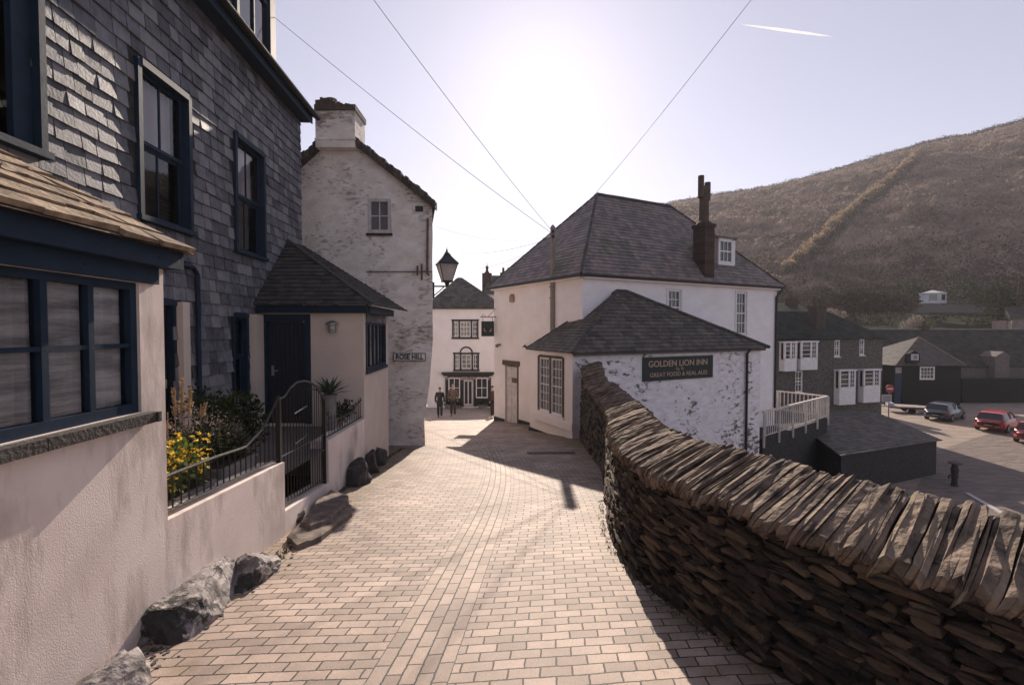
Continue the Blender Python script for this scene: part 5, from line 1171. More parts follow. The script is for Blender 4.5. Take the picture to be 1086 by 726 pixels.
# drain cover in the lane
dcv = base(585, 481); m = MB(); dx_ = Vector((1, 0, 0)); dy_ = Vector((0, 1, -SLOPE)); c_ = dcv + Vector((0, 0, .026))
def dq(x0, x1, y0, y1): m.hexa([c_ + dx_ * a + dy_ * b + Vector((0, 0, z)) for z in (0, .012) for a, b in ((x0, y0), (x1, y0), (x1, y1), (x0, y1))])
for i in range(8): dq(-.6 + .15 * i, -.6 + .15 * i + .10, -.11, .11)
dq(-.63, .60, -.15, -.115); dq(-.63, .60, .115, .15)
tag(m.build('drain_grating', M('cast_iron', (.07, .06, .055), .6)), 'long iron drain grating set in the paving by the annexe window', 'drain')

# ------------------------------------------------------------------ terrace behind the inn
T0 = Vector((P(809, 450, 19.2).x, 19.2, 0)); T1 = Vector((16.3, 23.8, 0)); T2 = Vector((15.0, 25.9, 0)); DZ = -4.55
ter = thing('terrace', (13, 22, QZ), 'dark stone terrace behind the inn carrying the white railing', 'terrace')
m = MB(); pts = [T0, T1, T2, Vector((12.0, 24.5, 0)), Vector((10.5, 20.5, 0))]
m.prism([Vector((p.x, p.y, -8.6)) for p in pts], (0, 0, 8.6 + DZ)); m.build('retaining_wall', dark_stone, ter)
def rail_run(a, b, n, npost, label):
    fr = fr2(a.x, a.y, b.x, b.y); L = (b - a).length; t = thing('terrace_railing', Vector(fr(L / 2, 0, DZ)), label, 'railing'); zr = -3.42
    m = MB(); m.box(fr, 0, L, -.05, .05, zr - .03, zr + .04); m.box(fr, 0, L, -.02, .02, DZ + .1, DZ + .14); m.build('rail', M('rail_paint', (.62, .56, .52), .6) if 'rail_paint' not in bpy.data.materials else bpy.data.materials['rail_paint'], t)
    rp_ = bpy.data.materials['rail_paint']
    for i in range(npost + 1):
        m = MB(); x_ = L * i / npost; m.box(fr, x_ - .035, x_ + .035, -.09, -.021 if i < 99 else 0, DZ - .35, zr - .031); m.build('post', rp_, t)
    for i in range(n):
        x_ = L * (i + .5) / n; m = MB(); m.box(fr, x_ - .018, x_ + .018, -.015, .015, DZ + .141, zr - .031); m.build('baluster', rp_, t)
rail_run(T0, T1, 36, 5, 'white painted railing along the near edge of the inn terrace')
rail_run(T1, T2, 12, 1, 'short white railing across the right end of the inn terrace')
rail_run(Vector((13.6, 26.2, 0)), T2 + Vector((-.05, .02, 0)), 12, 2, 'white railing at the back of the inn terrace')

# ------------------------------------------------------------------ low slate-roofed store
G1 = Vector((15.0, 20.9, 0)); G2 = Vector((22.1, 23.9, 0)); G3 = on_quay(998, 504) * 1.0; G3 = Vector((22.1, 27.9, 0)); G4 = Vector((16.0, 27.9, 0))
st = thing('store_building', (18, 24, QZ), 'low dark stone store with a sloping slate roof below the terrace', 'building')
zf, zk = -5.72, -5.05
m = MB(); m.hexa([Vector((p.x, p.y, QZ - 1)) for p in (G1, G2, G3, G4)] + [Vector((G1.x, G1.y, zf)), Vector((G2.x, G2.y, zf)), Vector((G3.x, G3.y, zk)), Vector((G4.x, G4.y, zk))]); m.build('wall', dark_stone, st)
ov = .15; poly = [Vector((G1.x - ov, G1.y - ov, zf + .02)), Vector((G2.x + ov, G2.y - ov, zf + .02)), Vector((G3.x + ov, G3.y + ov, zk + .02)), Vector((G4.x - ov, G4.y + ov, zk + .02))]
m = MB(); slates(m, poly, .22, .35, .015, .02); m.add(poly, [(0, 1, 2, 3)], .3); m.build('roof', slate_dark, st)

# ------------------------------------------------------------------ stone house by the quay
H1 = Vector((27.7, 34.5, 0)); dH = Vector((3.3, 1.0, 0)).normalized(); H0 = H1 - dH * 14
shq = thing('stone_house', (22, 33, QZ), 'grey stone quayside house with white bay windows behind the inn', 'house')
HF = fr2(H0.x, H0.y, H1.x, H1.y); LH = 14.0; HE = HF.hit(930, 359)[1]
wins = [(885, 891, 378, 360.5), (911.5, 917, 376.5, 359.5), (844, 852, 416, 393)]
ops = []
for (a, b, c, d) in wins: ops.append((HF.hit(a, 370)[0], HF.hit(b, 370)[0], HF.hit((a + b) / 2, c)[1], HF.hit((a + b) / 2, d)[1]))
m = MB(); wall(m, HF, 0, LH, QZ - .5, HE, ops, .25); HD = 5.6
m.add([HF(LH, 0, QZ - .5), HF(LH, HD, QZ - .5), HF(LH, HD, HE), HF(LH, 0, HE)], [(0, 1, 2, 3)]); m.add([HF(0, HD, QZ - .5), HF(LH, HD, QZ - .5), HF(LH, HD, HE), HF(0, HD, HE)], [(0, 1, 2, 3)])
m.build('wall', house_stone, shq)
for o_ in ops: window(shq, HF, *o_, .08, 2, 3, white_paint, .09, .04, .05, True)
def bay_win(u0, u1, vt, vm, vb, split):
    a, b = HF.hit(u0, 400)[0], HF.hit(u1, 400)[0]; zt_, zm_, zb_ = HF.hit((u0 + u1) / 2, vt)[1], HF.hit((u0 + u1) / 2, vm)[1], HF.hit((u0 + u1) / 2, vb)[1]
    m = MB(); D = .42; m.box(HF, a, b, -D, 0, zb_, zm_, .5); m.box(HF, a - .06, b + .06, -D - .06, 0, zt_ - .08, zt_ + .02, .5)
    for k in range(int((zm_ - zb_) / .2)): m.box(HF, a - .012, b + .012, -D - .012, -.01, zb_ + .2 * k + .17, zb_ + .2 * k + .19, .5)
    for xx in (a, a + (b - a) * split - .06, b - .12): m.box(HF, xx, xx + .13, -D, -D + .1, zm_, zt_ - .08, .5)
    m.box(HF, a, a + .13, -.1, 0, zm_, zt_ - .08, .5); m.box(HF, b - .13, b, -.1, 0, zm_, zt_ - .08, .5); m.box(HF, a, b, -D, -D + .1, zm_, zm_ + .1, .5)
    for k in (1, 2, 3):
        zz = zm_ + (zt_ - zm_) * k / 4; m.box(HF, a + .13, b - .13, -D + .03, -D + .06, zz - .02, zz + .02, .5)
    m.box(HF, a + (b - a) * (1 + split) / 2 - .02, a + (b - a) * (1 + split) / 2 + .02, -D + .03, -D + .06, zm_, zt_, .5)
    o = m.build('bay_window', white_paint, shq); m = MB(); m.box(HF, a + .06, b - .06, -D + .07, -.05, zm_ + .05, zt_ - .1); m.build('pane', glass_d, o)
bay_win(884.5, 901.5, 391.5, 411, 428, .62); bay_win(910, 927.5, 391, 409, 425.5, .62); bay_win(843.5, 861, 361.5, 380, 391.5, .62); bay_win(826, 839, 362, 381, 393, .55)
m = MB(); _h = HF.hit(877, 330.5, 2.8); rr1 = Vector(HF(_h[0], 2.8, _h[1])); rr0 = Vector(HF(-.3, 2.8, _h[1])); f0 = Vector(HF(-.3, -.25, HE)); f1 = Vector(HF(LH + .25, -.25, HE)); b1_ = Vector(HF(LH + .25, HD + .2, HE)); b0_2 = Vector(HF(-.3, HD + .2, HE))
for poly in ([f0, f1, rr1, rr0], [f1, b1_, rr1]): slates(m, poly, .3, .4, .02, .02); m.add([p - Vector((0, 0, .01)) for p in poly], [tuple(range(len(poly)))], .3)
m.add([b0_2, b1_, rr1, rr0], [(0, 1, 2, 3)], .3); m.build('roof', slate_far, shq)
m = MB(); cF = Fr(P(866.5, 340, 34).x, 34, HF.a); m.box(cF, -.46, .46, -.35, .35, HE - .2, P(866, 326, 34).z); m.box(cF, -.52, .52, -.40, .40, P(866, 326, 34).z + .001, P(866, 324.5, 34).z)
for k in (-.25, .25): m.lathe(cF(k, 0, P(866, 324.5, 34).z), [(.13, 0), (.10, .6)], 8)
m.build('chimney', M('chimney_stone_dark', (.075, .06, .05), .9), shq)
# rear brick chimney house
rh = thing('rear_cottage', (29, 52, QZ), 'low reddish cottage roof with a brick chimney behind the stone house', 'cottage')
m = MB(); ca = P(832, 345, 52); cbb = P(852, 330, 52); m.box(W0, ca.x - 3, P(858, 340, 52).x, 52, 57, -6, P(850, 331, 52).z); m.build('wall', M('red_brown_wall', (.09, .05, .04), .9), rh); m = MB(); zz = P(850, 331, 52).z; m.prism([(ca.x - 3, 51.8, zz), (ca.x - 3, 54.5, zz + 1.2), (ca.x - 3, 57.2, zz)], (P(860, 340, 52).x - ca.x + 3, 0, 0)); m.build('roof', slate_far, rh); m = MB(); m.box(Fr(P(842, 320, 53).x, 53.5, 0), -.5, .5, -.4, .4, zz, P(842, 316, 53).z); m.lathe((P(842, 320, 53).x, 53.5, P(842, 316, 53).z), [(.2, 0), (.14, .6)], 8); m.build('chimney', brick_m, rh)

# ------------------------------------------------------------------ black cottage and long building
bcY = 46.0; CFb = Fr(0, bcY, 0)
def bx(u, Y=bcY): return P(u, 400, Y).x
def bz(v, Y=bcY): return P(900, v, Y).z
blk = thing('black_cottage', (bx(984), bcY, QZ), 'small dark-walled cottage with a pyramid roof and a lit left slope', 'cottage')
x0, x1, zE = bx(948), bx(1019), bz(387.5); Wn = (bx(975.2), bx(991), bz(402.5), bz(388.5)); Dr = (bx(949), bx(957.5), QZ, bz(388))
m = MB(); wall(m, CFb, x0, x1, QZ - .5, zE, [Wn, Dr], .2); m.add([CFb(x0, 0, QZ - .5), CFb(x0, 6.8, QZ - .5), CFb(x0, 6.8, zE), CFb(x0, 0, zE)], [(0, 1, 2, 3)]); m.build('wall', black_board, blk)
window(blk, CFb, *Wn, .02, 4, 3, white_paint, .13, .05, None, False)
m = MB(); m.box(CFb, Dr[0] + .03, Dr[1] - .03, .08, .13, QZ, Dr[3] - .05); m.build('door', M('royal_blue_paint', (.010, .022, .07), .5), blk); m = MB(); m.box(CFb, Dr[0] + .12, Dr[1] - .1, .06, .079, bz(395.5), bz(389.5)); m.build('door_glass', M('pale_panel', (.35, .30, .28), .5), blk)
apx_ = Vector((P(974, 357.5, 49.2).x, 49.2, P(974, 357.5, 49.2).z)); q0, q1, q2, q3 = CFb(x0 - .15, -.3, zE), CFb(x1 + .2, -.3, zE), CFb(x1 + .2, 6.9, zE), CFb(x0 - .9, 6.9, zE)
m = MB()
for poly in ([q0, q1, apx_], [q3, q0, apx_]): slates(m, poly, .25, .35, .015, .02)
for poly in ([q0, q1, apx_], [q1, q2, apx_], [q2, q3, apx_], [q3, q0, apx_]): m.add([p - Vector((0, 0, .01)) for p in poly], [(0, 1, 2)], .3)
m.build('roof', M('cottage_slate', (.085, .068, .055), .6, (.05, .04, .035), 3, .4, 15, tone=.2), blk)
m = MB(); ridge(m, q0 + up, apx_ + up, .07); ridge(m, q1 + up, apx_ + up, .09); m.build('ridge_tiles', M('ridge_clay', (.25, .18, .12), .8), blk)
m = MB(); zz = bz(379); m.box(CFb, bx(962.3), bx(970), -.42, -.35, bz(381.5), bz(375)); 
clk = m.build('plaque', M('plaque_white', (.50, .48, .48), .6), blk); m = MB(); c_ = CFb((bx(962.3) + bx(970)) / 2, -.425, bz(378.2)); m.tube([c_, c_ + Vector((0, -.02, 0))], .19, 16); m.build('emblem', M('plaque_grey', (.2, .2, .22), .6), clk)
m = MB(); m.prism([CFb(bx(960.5), -.34, bz(384)), CFb(bx(972), -.34, bz(384)), CFb(bx(972), -.34, bz(375)), CFb(bx(966), -.34, bz(371.5)), CFb(bx(960.5), -.34, bz(375))], (0, .5, 0)); m.build('gablet', black_board, blk)

lb = thing('long_building', (50, 50, QZ), 'long low stone building with a very wide dark slate roof beyond the quay', 'building')
lY = 50.0; lx0, lx1 = P(941, 380, lY).x, 72
zE2 = P(1060, 389, lY).z; zR = P(1000, 349.5, lY + 5).z
m = MB(); m.box(W0, lx0, lx1, lY, lY + 9.5, QZ - .5, zE2); m.build('wall', house_stone, lb)
m = MB(); fa, fb = Vector((lx0 - .2, lY - .25, zE2)), Vector((lx1, lY - .25, zE2)); ra, rb_ = Vector((lx0 - .2, lY + 4.8, zR)), Vector((lx1, lY + 4.8, zR)); poly = [fa, fb, rb_, ra]; slates(m, poly, .35, .5, .02, .02); m.add([p - Vector((0, 0, .01)) for p in poly], [(0, 1, 2, 3)], .3); m.add([Vector((lx0 - .2, lY + 9.8, zE2)), Vector((lx1, lY + 9.8, zE2)), rb_, ra], [(0, 1, 2, 3)], .3); m.add([fa, ra, Vector((lx0 - .2, lY + 9.8, zE2))], [(0, 1, 2)], .3); m.build('roof', slate_far, lb)
m = MB(); ridge(m, ra + up, rb_ + up, .1); m.build('ridge_tiles', M('ridge_grey', (.22, .2, .2), .7), lb)
m = MB(); zt4 = P(1063, 378, lY - .9).z; a, b = P(1055.5, 390, lY - .9).x, P(1070.5, 390, lY - .9).x; F_ = Fr(0, lY - .9, 0); m.box(F_, a, b, 0, 1.5, P(1063, 406, lY - .9).z - 2, zt4); m.prism([F_(a - .1, -.1, zt4), F_(b + .1, -.1, zt4), F_((a + b) / 2 - .0, -.1, zt4 + .55)], (0, 1.8, 0)); m.build('porch_gable', M('gable_stone', (.16, .13, .12), .9), lb)
m = MB(); c_ = P(980, 349, lY + 4.8); m.box(Fr(c_.x, c_.y, 0), -.35, .35, -.3, .3, zR - .2, zR + .5); m.lathe(c_ + Vector((0, 0, .45)), [(.2, 0), (.15, .5)], 8); m.build('chimney', brick_m, lb)
m = MB(); rtY = 47.6; z_ = P(1050, 402.5, rtY).z; m.box(W0, P(1000, 420, rtY).x + 2, 74, rtY, rtY + .6, QZ - .5, z_); m.box(W0, P(1000, 420, rtY).x + 2, 74, rtY - .06, rtY + .7, z_ + .001, z_ + .1, .9); o = m.build('quay_wall', black_board); tag(o, 'high black retaining wall behind the parked red cars', 'wall')
# right-edge house
eh = thing('edge_house', (64, 58, QZ), 'pale grey stone house with a sunlit side wall at the right edge', 'house')
eY = 58.0; a = P(1073, 350, eY).x; EF = Fr(a, eY, rad(-36)); m = MB(); m.box(EF, 0, 9, 0, 5, -5, P(1073, 338, eY).z); m.build('wall', M('pale_stone', (.30, .24, .215), .9, (.2, .16, .145), 2, .8, 8), eh); m = MB(); z_ = P(1073, 338, eY).z; m.prism([EF(-.2, -.3, z_), EF(-.2, 2.5, z_ + 1.6), EF(-.2, 5.3, z_)], EF.x * 9.4); m.build('roof', slate_far, eh); m = MB(); c_ = P(1063, 350, eY); m.box(Fr(c_.x, eY, 0), -.5, .5, 0, .8, c_.z - 3, c_.z + 1.2); m.build('chimney', M('pink_stack', (.36, .24, .2), .9), eh)
# gazebo
gaY = 80; gc = P(989, 322, gaY); gb = thing('summerhouse', gc, 'small white summerhouse on a terrace below the hillside', 'summerhouse')
m = MB(); z0 = gc.z; F_ = Fr(gc.x, gaY, rad(20), z0); n6 = [(1.75 * math.cos(k * math.pi / 3), 1.75 * math.sin(k * math.pi / 3)) for k in range(6)]
m.prism([F_(x_, y_, 0) for x_, y_ in n6], (0, 0, 1.75)); m.build('wall', M('summerhouse_white', (.62, .62, .66), .7), gb)
m = MB(); m.add([F_(x_ * 1.12, y_ * 1.12, 1.76) for x_, y_ in n6] + [F_(0, 0, 2.35)], [(k, (k + 1) % 6, 6) for k in range(6)] + [(5, 4, 3, 2, 1, 0)]); m.build('roof', M('lead_roof', (.55, .54, .56), .6), gb)
for k in (3, 4, 5):
    x_, y_ = (n6[k][0] + n6[(k + 1) % 6][0]) / 2, (n6[k][1] + n6[(k + 1) % 6][1]) / 2; dx_, dy_ = n6[(k + 1) % 6][0] - n6[k][0], n6[(k + 1) % 6][1] - n6[k][1]; F2 = Fr(*F_(x_, y_, 0).xy, F_.a + math.atan2(dy_, dx_), z0); m = MB(); m.box(F2, -.5, .5, -.03, .02, .5, 1.5); m.build('window', glass_d, gb)
m = MB(); tw0, tw1 = P(970, 324, gaY - 2), P(1048, 321, gaY - 2); m.box(fr2(tw0.x, tw0.y, tw1.x, tw1.y), 0, (tw1 - tw0).length, 0, .4, tw0.z - 1.2, tw0.z + .2); tag(m.build('garden_wall', M('garden_wall_stone', (.16, .14, .14), .9)), 'low grey garden wall under the white summerhouse', 'wall')

# ------------------------------------------------------------------ hill planting
def leafmass(name, pts, n, L, mat, label, cat, smin=.55, group=None):
    """pts: (centre, rx, ry, rz)"""
    b = pts[0][0]; t = thing(name, (b[0], b[1], b[2] - pts[0][3]), label, cat, group); m = MB(); s = MB(); tot = sum(p[1] * p[3] for p in pts)
    for (c, a, b_, d) in pts:
        m.clump(c, a, b_, d, max(40, int(n * a * d / tot)), L, smin); s.tube([(c[0], c[1], c[2] - d * 1.1), (c[0] + a * .1, c[1], c[2] + d * .4)], [.12, .04], 5)
    m.build('foliage', mat, t); s.build('trunk', wood_pole, t); return t
def low(u, v, Y, dz=0): p = P(u, v, Y); p.z += dz; return tuple(p)
leafmass('hedge', [(low(893, 321, 74), 2.6, 2, 1.9), (low(908, 320, 74), 3.2, 2, 2.0), (low(925, 320, 75), 3.2, 2, 1.9), (low(943, 321, 75), 3.0, 2, 1.7), (low(958, 321, 76), 2.6, 2, 1.5)], 6000, .4, scrub_m, 'long rounded brown hedge below the hill left of the summerhouse', 'hedge')
leafmass('tree', [(low(1062, 326, 62), 1.7, 1.5, 2.4), (low(1058, 314, 62), 1.2, 1.2, 1.6), (low(1070, 335, 61), 1.6, 1.4, 2.0), (low(1055, 340, 61), 1.2, 1.2, 1.8)], 5000, .28, leaf_m, 'dense dark ivy-clad tree at the right above the long roof', 'tree')
leafmass('tree', [(low(1078, 305, 70), 3.0, 2.2, 2.4), (low(1090, 312, 70), 3.0, 2.2, 2.4)], 2500, .35, scrub_m, 'brown leafless tree behind the ivy-clad tree at the right edge', 'tree')
leafmass('shrub', [(low(965, 346, 60), 1.2, 1, .9), (low(971, 341, 60), .8, .8, .8)], 900, .25, heather_m, 'pale sunlit shrub above the ridge of the long building', 'shrub')
leafmass('shrub', [(low(978, 346, 60), 1.0, 1, .7)], 600, .25, leaf_br, 'yellow-green shrub beside the pale shrub above the long roof', 'shrub')
leafmass('shrub', [(low(878, 333, 64), 1.4, 1, .9), (low(887, 334, 64), 1.3, 1, .8)], 800, .25, heather_m, 'pinkish shrub behind the stone house roof', 'shrub')
for (u_, v_, Y_, sz_, lab_) in ((832, 318, 90, 2.6, 'round bare bush at the hill foot directly right of the inn roof'), (868, 312, 88, 2.4, 'pale brown bush at the hill foot above the stone house chimney'), (960, 309, 84, 2.2, 'dark bush at the hill foot just left of the summerhouse'), (1020, 306, 82, 2.6, 'dark bush at the hill foot just right of the summerhouse'), (1043, 316, 78, 2.0, 'low dark bush between the summerhouse and the ivy-clad tree')):
    leafmass('shrub', [(low(u_, v_, Y_), sz_, sz_ * .8, sz_ * .8), (low(u_ + 8, v_ + 2, Y_), sz_ * .8, sz_ * .7, sz_ * .6)], 1500, .35, scrub_m if Y_ > 85 else leaf_m, lab_, 'shrub')
# scrub belt along the foot of the hill: one uncountable mass
m = MB()
for k in range(300):
    u = R.uniform(690, 1180); j = abs(R.gauss(0, .09)); p = hill_pt(u, min(j, .35)); s = R.uniform(1.0, 2.4); m.clump(p + Vector((0, 0, s * .35)), s * 1.7, s * 1.4, s * .75, 95, .55, .5)
for k in range(120):
    u = R.uniform(840, 1180); p = low_pt(u, R.uniform(.45, 1.0)); s = R.uniform(.5, 1.3); m.clump(p + Vector((0, 0, s * .3)), s * 1.8, s * 1.3, s * .8, 80, .4, .5)
tag(m.build('scrub', scrub_m), 'brown winter scrub along the foot of the hillside', 'scrub', kind='stuff')
m = MB()   # crest hedge bank
for k in range(400):
    u = 690 + 520 * (k + R.random()) / 400; p = hill_pt(u, 1.0); s = R.uniform(.8, 1.7) * (1.4 if R.random() < .12 else 1); m.clump(p + Vector((0, 0, s * .5 - .2)), s * 1.9, s, s * 1.1, 110, .7, .3)
tag(m.build('crest_hedge', M('crest_scrub', (.045, .036, .03), .9, (.025, .02, .018), .5, 0, tone=.4, spec=.05)), 'dark hedge bank running along the crest of the hill', 'hedge')
# diagonal field bank
m = MB(); u0, v0_, u1, v1_ = 973, 161, 829, 288
def hill_uv(u, v):
    lo, hi = 0.0, 1.0
    def proj(p): 
        f = Vector((0, math.cos(PITCH), -math.sin(PITCH))); upv = Vector((0, math.sin(PITCH), math.cos(PITCH))); return CY - F_PX * p.dot(upv) / p.dot(f)
    for _ in range(18):
        mid = (lo + hi) / 2
        if proj(hill_pt(u, mid)) > v: lo = mid
        else: hi = mid
    return hill_pt(u, lo)
prev = None
for k in range(170):
    t = k / 169; u = u0 + (u1 - u0) * t + 2.0 * math.sin(t * 9); v = v0_ + (v1_ - v0_) * (t ** .95); p = hill_uv(u, v); s = R.uniform(.45, 1.25); m.clump(p + Vector((R.gauss(0, .8), 0, s * .6)), s * 1.3, s * 1.2, s * 1.3, 100, .6, .3)
tag(m.build('field_bank', M('gorse_bank', (.42, .31, .20), .9, (.20, .15, .10), .25, 0, tone=.5, trans=.4, spec=.1)), 'overgrown golden bank running diagonally down the hillside', 'hedge')
m = MB()  # dark clumps added beside the bank to stand in for its shaded side
for k in range(150):
    t = k / 149; u = u0 + (u1 - u0) * t + 2.0 * math.sin(t * 9) + 7; v = v0_ + (v1_ - v0_) * (t ** .95) + 2; p = hill_uv(u, v); s = R.uniform(.7, 1.5); m.clump(p + Vector((0, 0, s * .3)), s * 2.2, s * 1.2, s * .8, 60, .6, .4)
tag(m.build('bank_shade_strip', M('bank_shade_leaves', (.05, .042, .032), .9, (.03, .026, .02), .5, 0, tone=.4)), 'strip of dark foliage standing in for the shaded right side of the golden bank', 'hedge')
# tussocks on the hill (too many to count)
m = MB()
for k in range(40000):
    u = R.uniform(700, 1100); j = R.random() ** .9; p = hill_pt(u, j * .97); L = R.uniform(.3, .85); m.leaf(p - Vector((0, 0, .1)), L, L * .9, (R.gauss(0, .5), R.gauss(0, .5), 1))
tag(m.build('tussock_grass', M('tussock', (.29, .215, .165), .95, (.11, .08, .065), .06, 0, tone=.45, trans=.3)), 'dry tussock grass and heather covering the hillside', 'grass', kind='stuff')

# ------------------------------------------------------------------ vehicles on the quay
tyre_m = M('tyre_rubber', (.015, .015, .015), .9); rim_m = M('alloy', (.4, .4, .4), .35, metal=.8); car_glass = dark_glass('car_glass', (.012, .013, .016), 1.6)
def car(paint, label, loc, head):
    t = thing('parked_car', (0, 0, 0), label, 'car', 'cars parked on the quay')
    # x forward, stations: x, z_low, z_belt, half width, z_roof, roof half width
    st_ = [(-2.0, .42, .70, .62, None, 0), (-1.9, .30, .88, .78, None, 0), (-1.6, .24, .95, .84, None, 0), (-.9, .22, .96, .86, None, 0), (.3, .22, .93, .86, None, 0), (.95, .23, .90, .85, None, 0), (1.5, .26, .80, .80, None, 0), (1.85, .32, .68, .70, None, 0), (2.0, .40, .56, .55, None, 0)]
    m = MB(); rings = []
    for (x, zl, zb, hw_, _, _) in st_:
        rings.append([(x, -hw_ * .92, zl), (x, -hw_, zl + .12), (x, -hw_, (zl + zb) / 2 + .05), (x, -hw_ * .94, zb), (x, -hw_ * .5, zb + .03), (x, hw_ * .5, zb + .03), (x, hw_ * .94, zb), (x, hw_, (zl + zb) / 2 + .05), (x, hw_, zl + .12), (x, hw_ * .92, zl)])
    vs = [p for r in rings for p in r]; n = 10; fs = [(i * n + k, i * n + (k + 1) % n, (i + 1) * n + (k + 1) % n, (i + 1) * n + k) for i in range(len(rings) - 1) for k in range(n)] + [tuple(range(n)), tuple(range((len(rings) - 1) * n, len(rings) * n))[::-1]]
    m.add(vs, fs, .5); m.build('body', paint, t, smooth=True)
    m = MB(); cab = [(-1.80, .93, .72, .93, .72), (-1.45, .95, .76, 1.36, .60), (-.2, .95, .78, 1.44, .60), (.25, .94, .78, 1.40, .58), (1.0, .91, .74, .92, .70)]
    vs = []
    for (x, z0, w0, z1, w1) in cab: vs += [(x, -w0, z0), (x, -w1, z1), (x, w1, z1), (x, w0, z0)]
    fs = [(i * 4 + k, i * 4 + k + 1, i * 4 + 5 + k, i * 4 + 4 + k) for i in range(4) for k in range(3)]; m.add(vs, fs, .5); m.build('windows', car_glass, t)
    m = MB(); vs = []
    for (x, w1, z1) in ((-1.50, .60, 1.37), (-1.2, .62, 1.42), (-.2, .62, 1.465), (.2, .61, 1.43), (.30, .58, 1.39)): vs += [(x, -w1, z1 - .02), (x, -w1 * .6, z1 + .012), (x, w1 * .6, z1 + .012), (x, w1, z1 - .02)]
    m.add(vs, [(i * 4 + k, i * 4 + k + 1, i * 4 + 5 + k, i * 4 + 4 + k) for i in range(4) for k in range(3)], .5)
    for sd in (-1, 1):
        for (xa, za, wa, xb, zb, wb) in ((-1.82, .94, .73, -1.47, 1.37, .61), (-.45, .96, .79, -.42, 1.43, .615), (1.02, .92, .75, .25, 1.41, .60)):
            m.tube([(xa, sd * wa, za), (xb, sd * wb, zb)], .035, 4)
    m.build('roof', paint, t, smooth=False)
    for x in (-1.25, 1.27):
        for sd in (-1, 1):
            w_ = MB(); w_.tube([(x, sd * .68, .31), (x, sd * .87, .31)], .31, 16); wo2 = w_.build('wheel', tyre_m, t); r2_ = MB(); r2_.tube([(x, sd * .865, .31), (x, sd * .885, .31)], .19, 12); r2_.build('rim', rim_m, wo2)
    for sd in (-1, 1):
        l_ = MB(); l_.box(W0, 1.80, 1.93, sd * .52 - .13, sd * .52 + .13, .56, .68); l_.build('headlight', rim_m, t); l_ = MB(); l_.box(W0, -1.96, -1.86, sd * .66 - .09, sd * .66 + .09, .66, .84); l_.build('tail_light', M('tail_red', (.3, .01, .01), .3) if 'tail_red' not in bpy.data.materials else bpy.data.materials['tail_red'], t)
    l_ = MB(); l_.box(W0, -2.03, -1.98, -.22, .22, .46, .55); l_.build('number_plate', M('plate_yellow', (.34, .30, .16), .5) if 'plate_yellow' not in bpy.data.materials else bpy.data.materials['plate_yellow'], t)
    t.location = loc; t.rotation_euler = (0, 0, head); return t
grey_p = M('grey_car_paint', (.10, .11, .14), .25, None, 2, 0, coat=.6, metal=.4); red_p = M('red_car_paint', (.42, .022, .03), .3, None, 2, 0, coat=.6)
def qp(u, v): p = on_quay(u, v); return (p.x, p.y, QZ)
car(grey_p, 'dark grey hatchback parked left of the two red cars', qp(1002, 444), rad(30))
car(red_p, 'red hatchback parked between the grey car and the cut-off red car', qp(1058, 455), rad(30))
car(red_p, 'red car partly cut off by the right edge of the photo', qp(1102, 468), rad(30))
# flatbed trailer
c_ = qp(963, 437); tr = thing('trailer', c_, 'low flatbed trailer loaded with pale boards beside the stone house', 'trailer'); F_ = Fr(c_[0], c_[1], rad(-22), QZ)
m = MB(); m.box(F_, -1.6, 1.5, -.75, .75, .42, .52); m.build('bed', M('trailer_frame', (.08, .08, .09), .6), tr); m = MB()
for k in range(5): m.box(Fr(*F_(0, 0, 0).xy, rad(-22 + R.uniform(-4, 4)), QZ), -1.5 + R.uniform(-.2, .2), 1.5 + R.uniform(-.3, .3), -.7 + .28 * k, -.7 + .28 * k + .24, .53 + .0, .60 + .02 * (k % 3))
m.build('boards', M('pale_boards', (.55, .47, .40), .7, (.4, .33, .28), 4, .2, 20), tr)
for sd in (-.85, .85):
    m = MB(); m.tube([F_(0, sd - .08, .26), F_(0, sd + .08, .26)], .26, 14); m.build('wheel', tyre_m, tr)
m = MB(); m.tube([F_(-1.6, 0, .45), F_(-2.4, 0, .42)], .04, 6); m.box(F_, -1.55, -1.2, -.5, .5, .53, .85); m.build('drawbar', M('white_box', (.5, .5, .55), .6), tr)
# road signs at the house corner
sp_ = P(943.5, 412, 39.5); rs = thing('road_sign', (sp_.x, sp_.y, QZ), 'round red no-entry sign with a small white plate beside the stone house', 'road sign')
m = MB(); m.tube([(sp_.x, sp_.y + .05, QZ), (sp_.x, sp_.y + .05, sp_.z + .3)], .04, 8); m.build('post', M('grey_post', (.2, .2, .2), .5), rs)
m = MB(); m.tube([(sp_.x, sp_.y, sp_.z), (sp_.x, sp_.y - .03, sp_.z)], .36, 24); do = m.build('disc', M('sign_red', (.40, .05, .05), .5), rs); m = MB(); m.box(Fr(sp_.x, sp_.y, 0, sp_.z), -.24, .24, -.045, -.031, -.05, .05); m.build('bar', white_paint, do)
m = MB(); F_ = Fr(sp_.x - .25, sp_.y, 0, sp_.z); m.box(F_, -.42, .42, -.03, 0, -1.15, -.5); pl2 = m.build('plate', M('plate_white', (.5, .47, .46), .6), rs); m = MB()
for k in range(3): m.box(F_, -.32, .30, -.04, -.031, -.70 - .17 * k, -.64 - .17 * k)
m.build('line', black_paint, pl2)
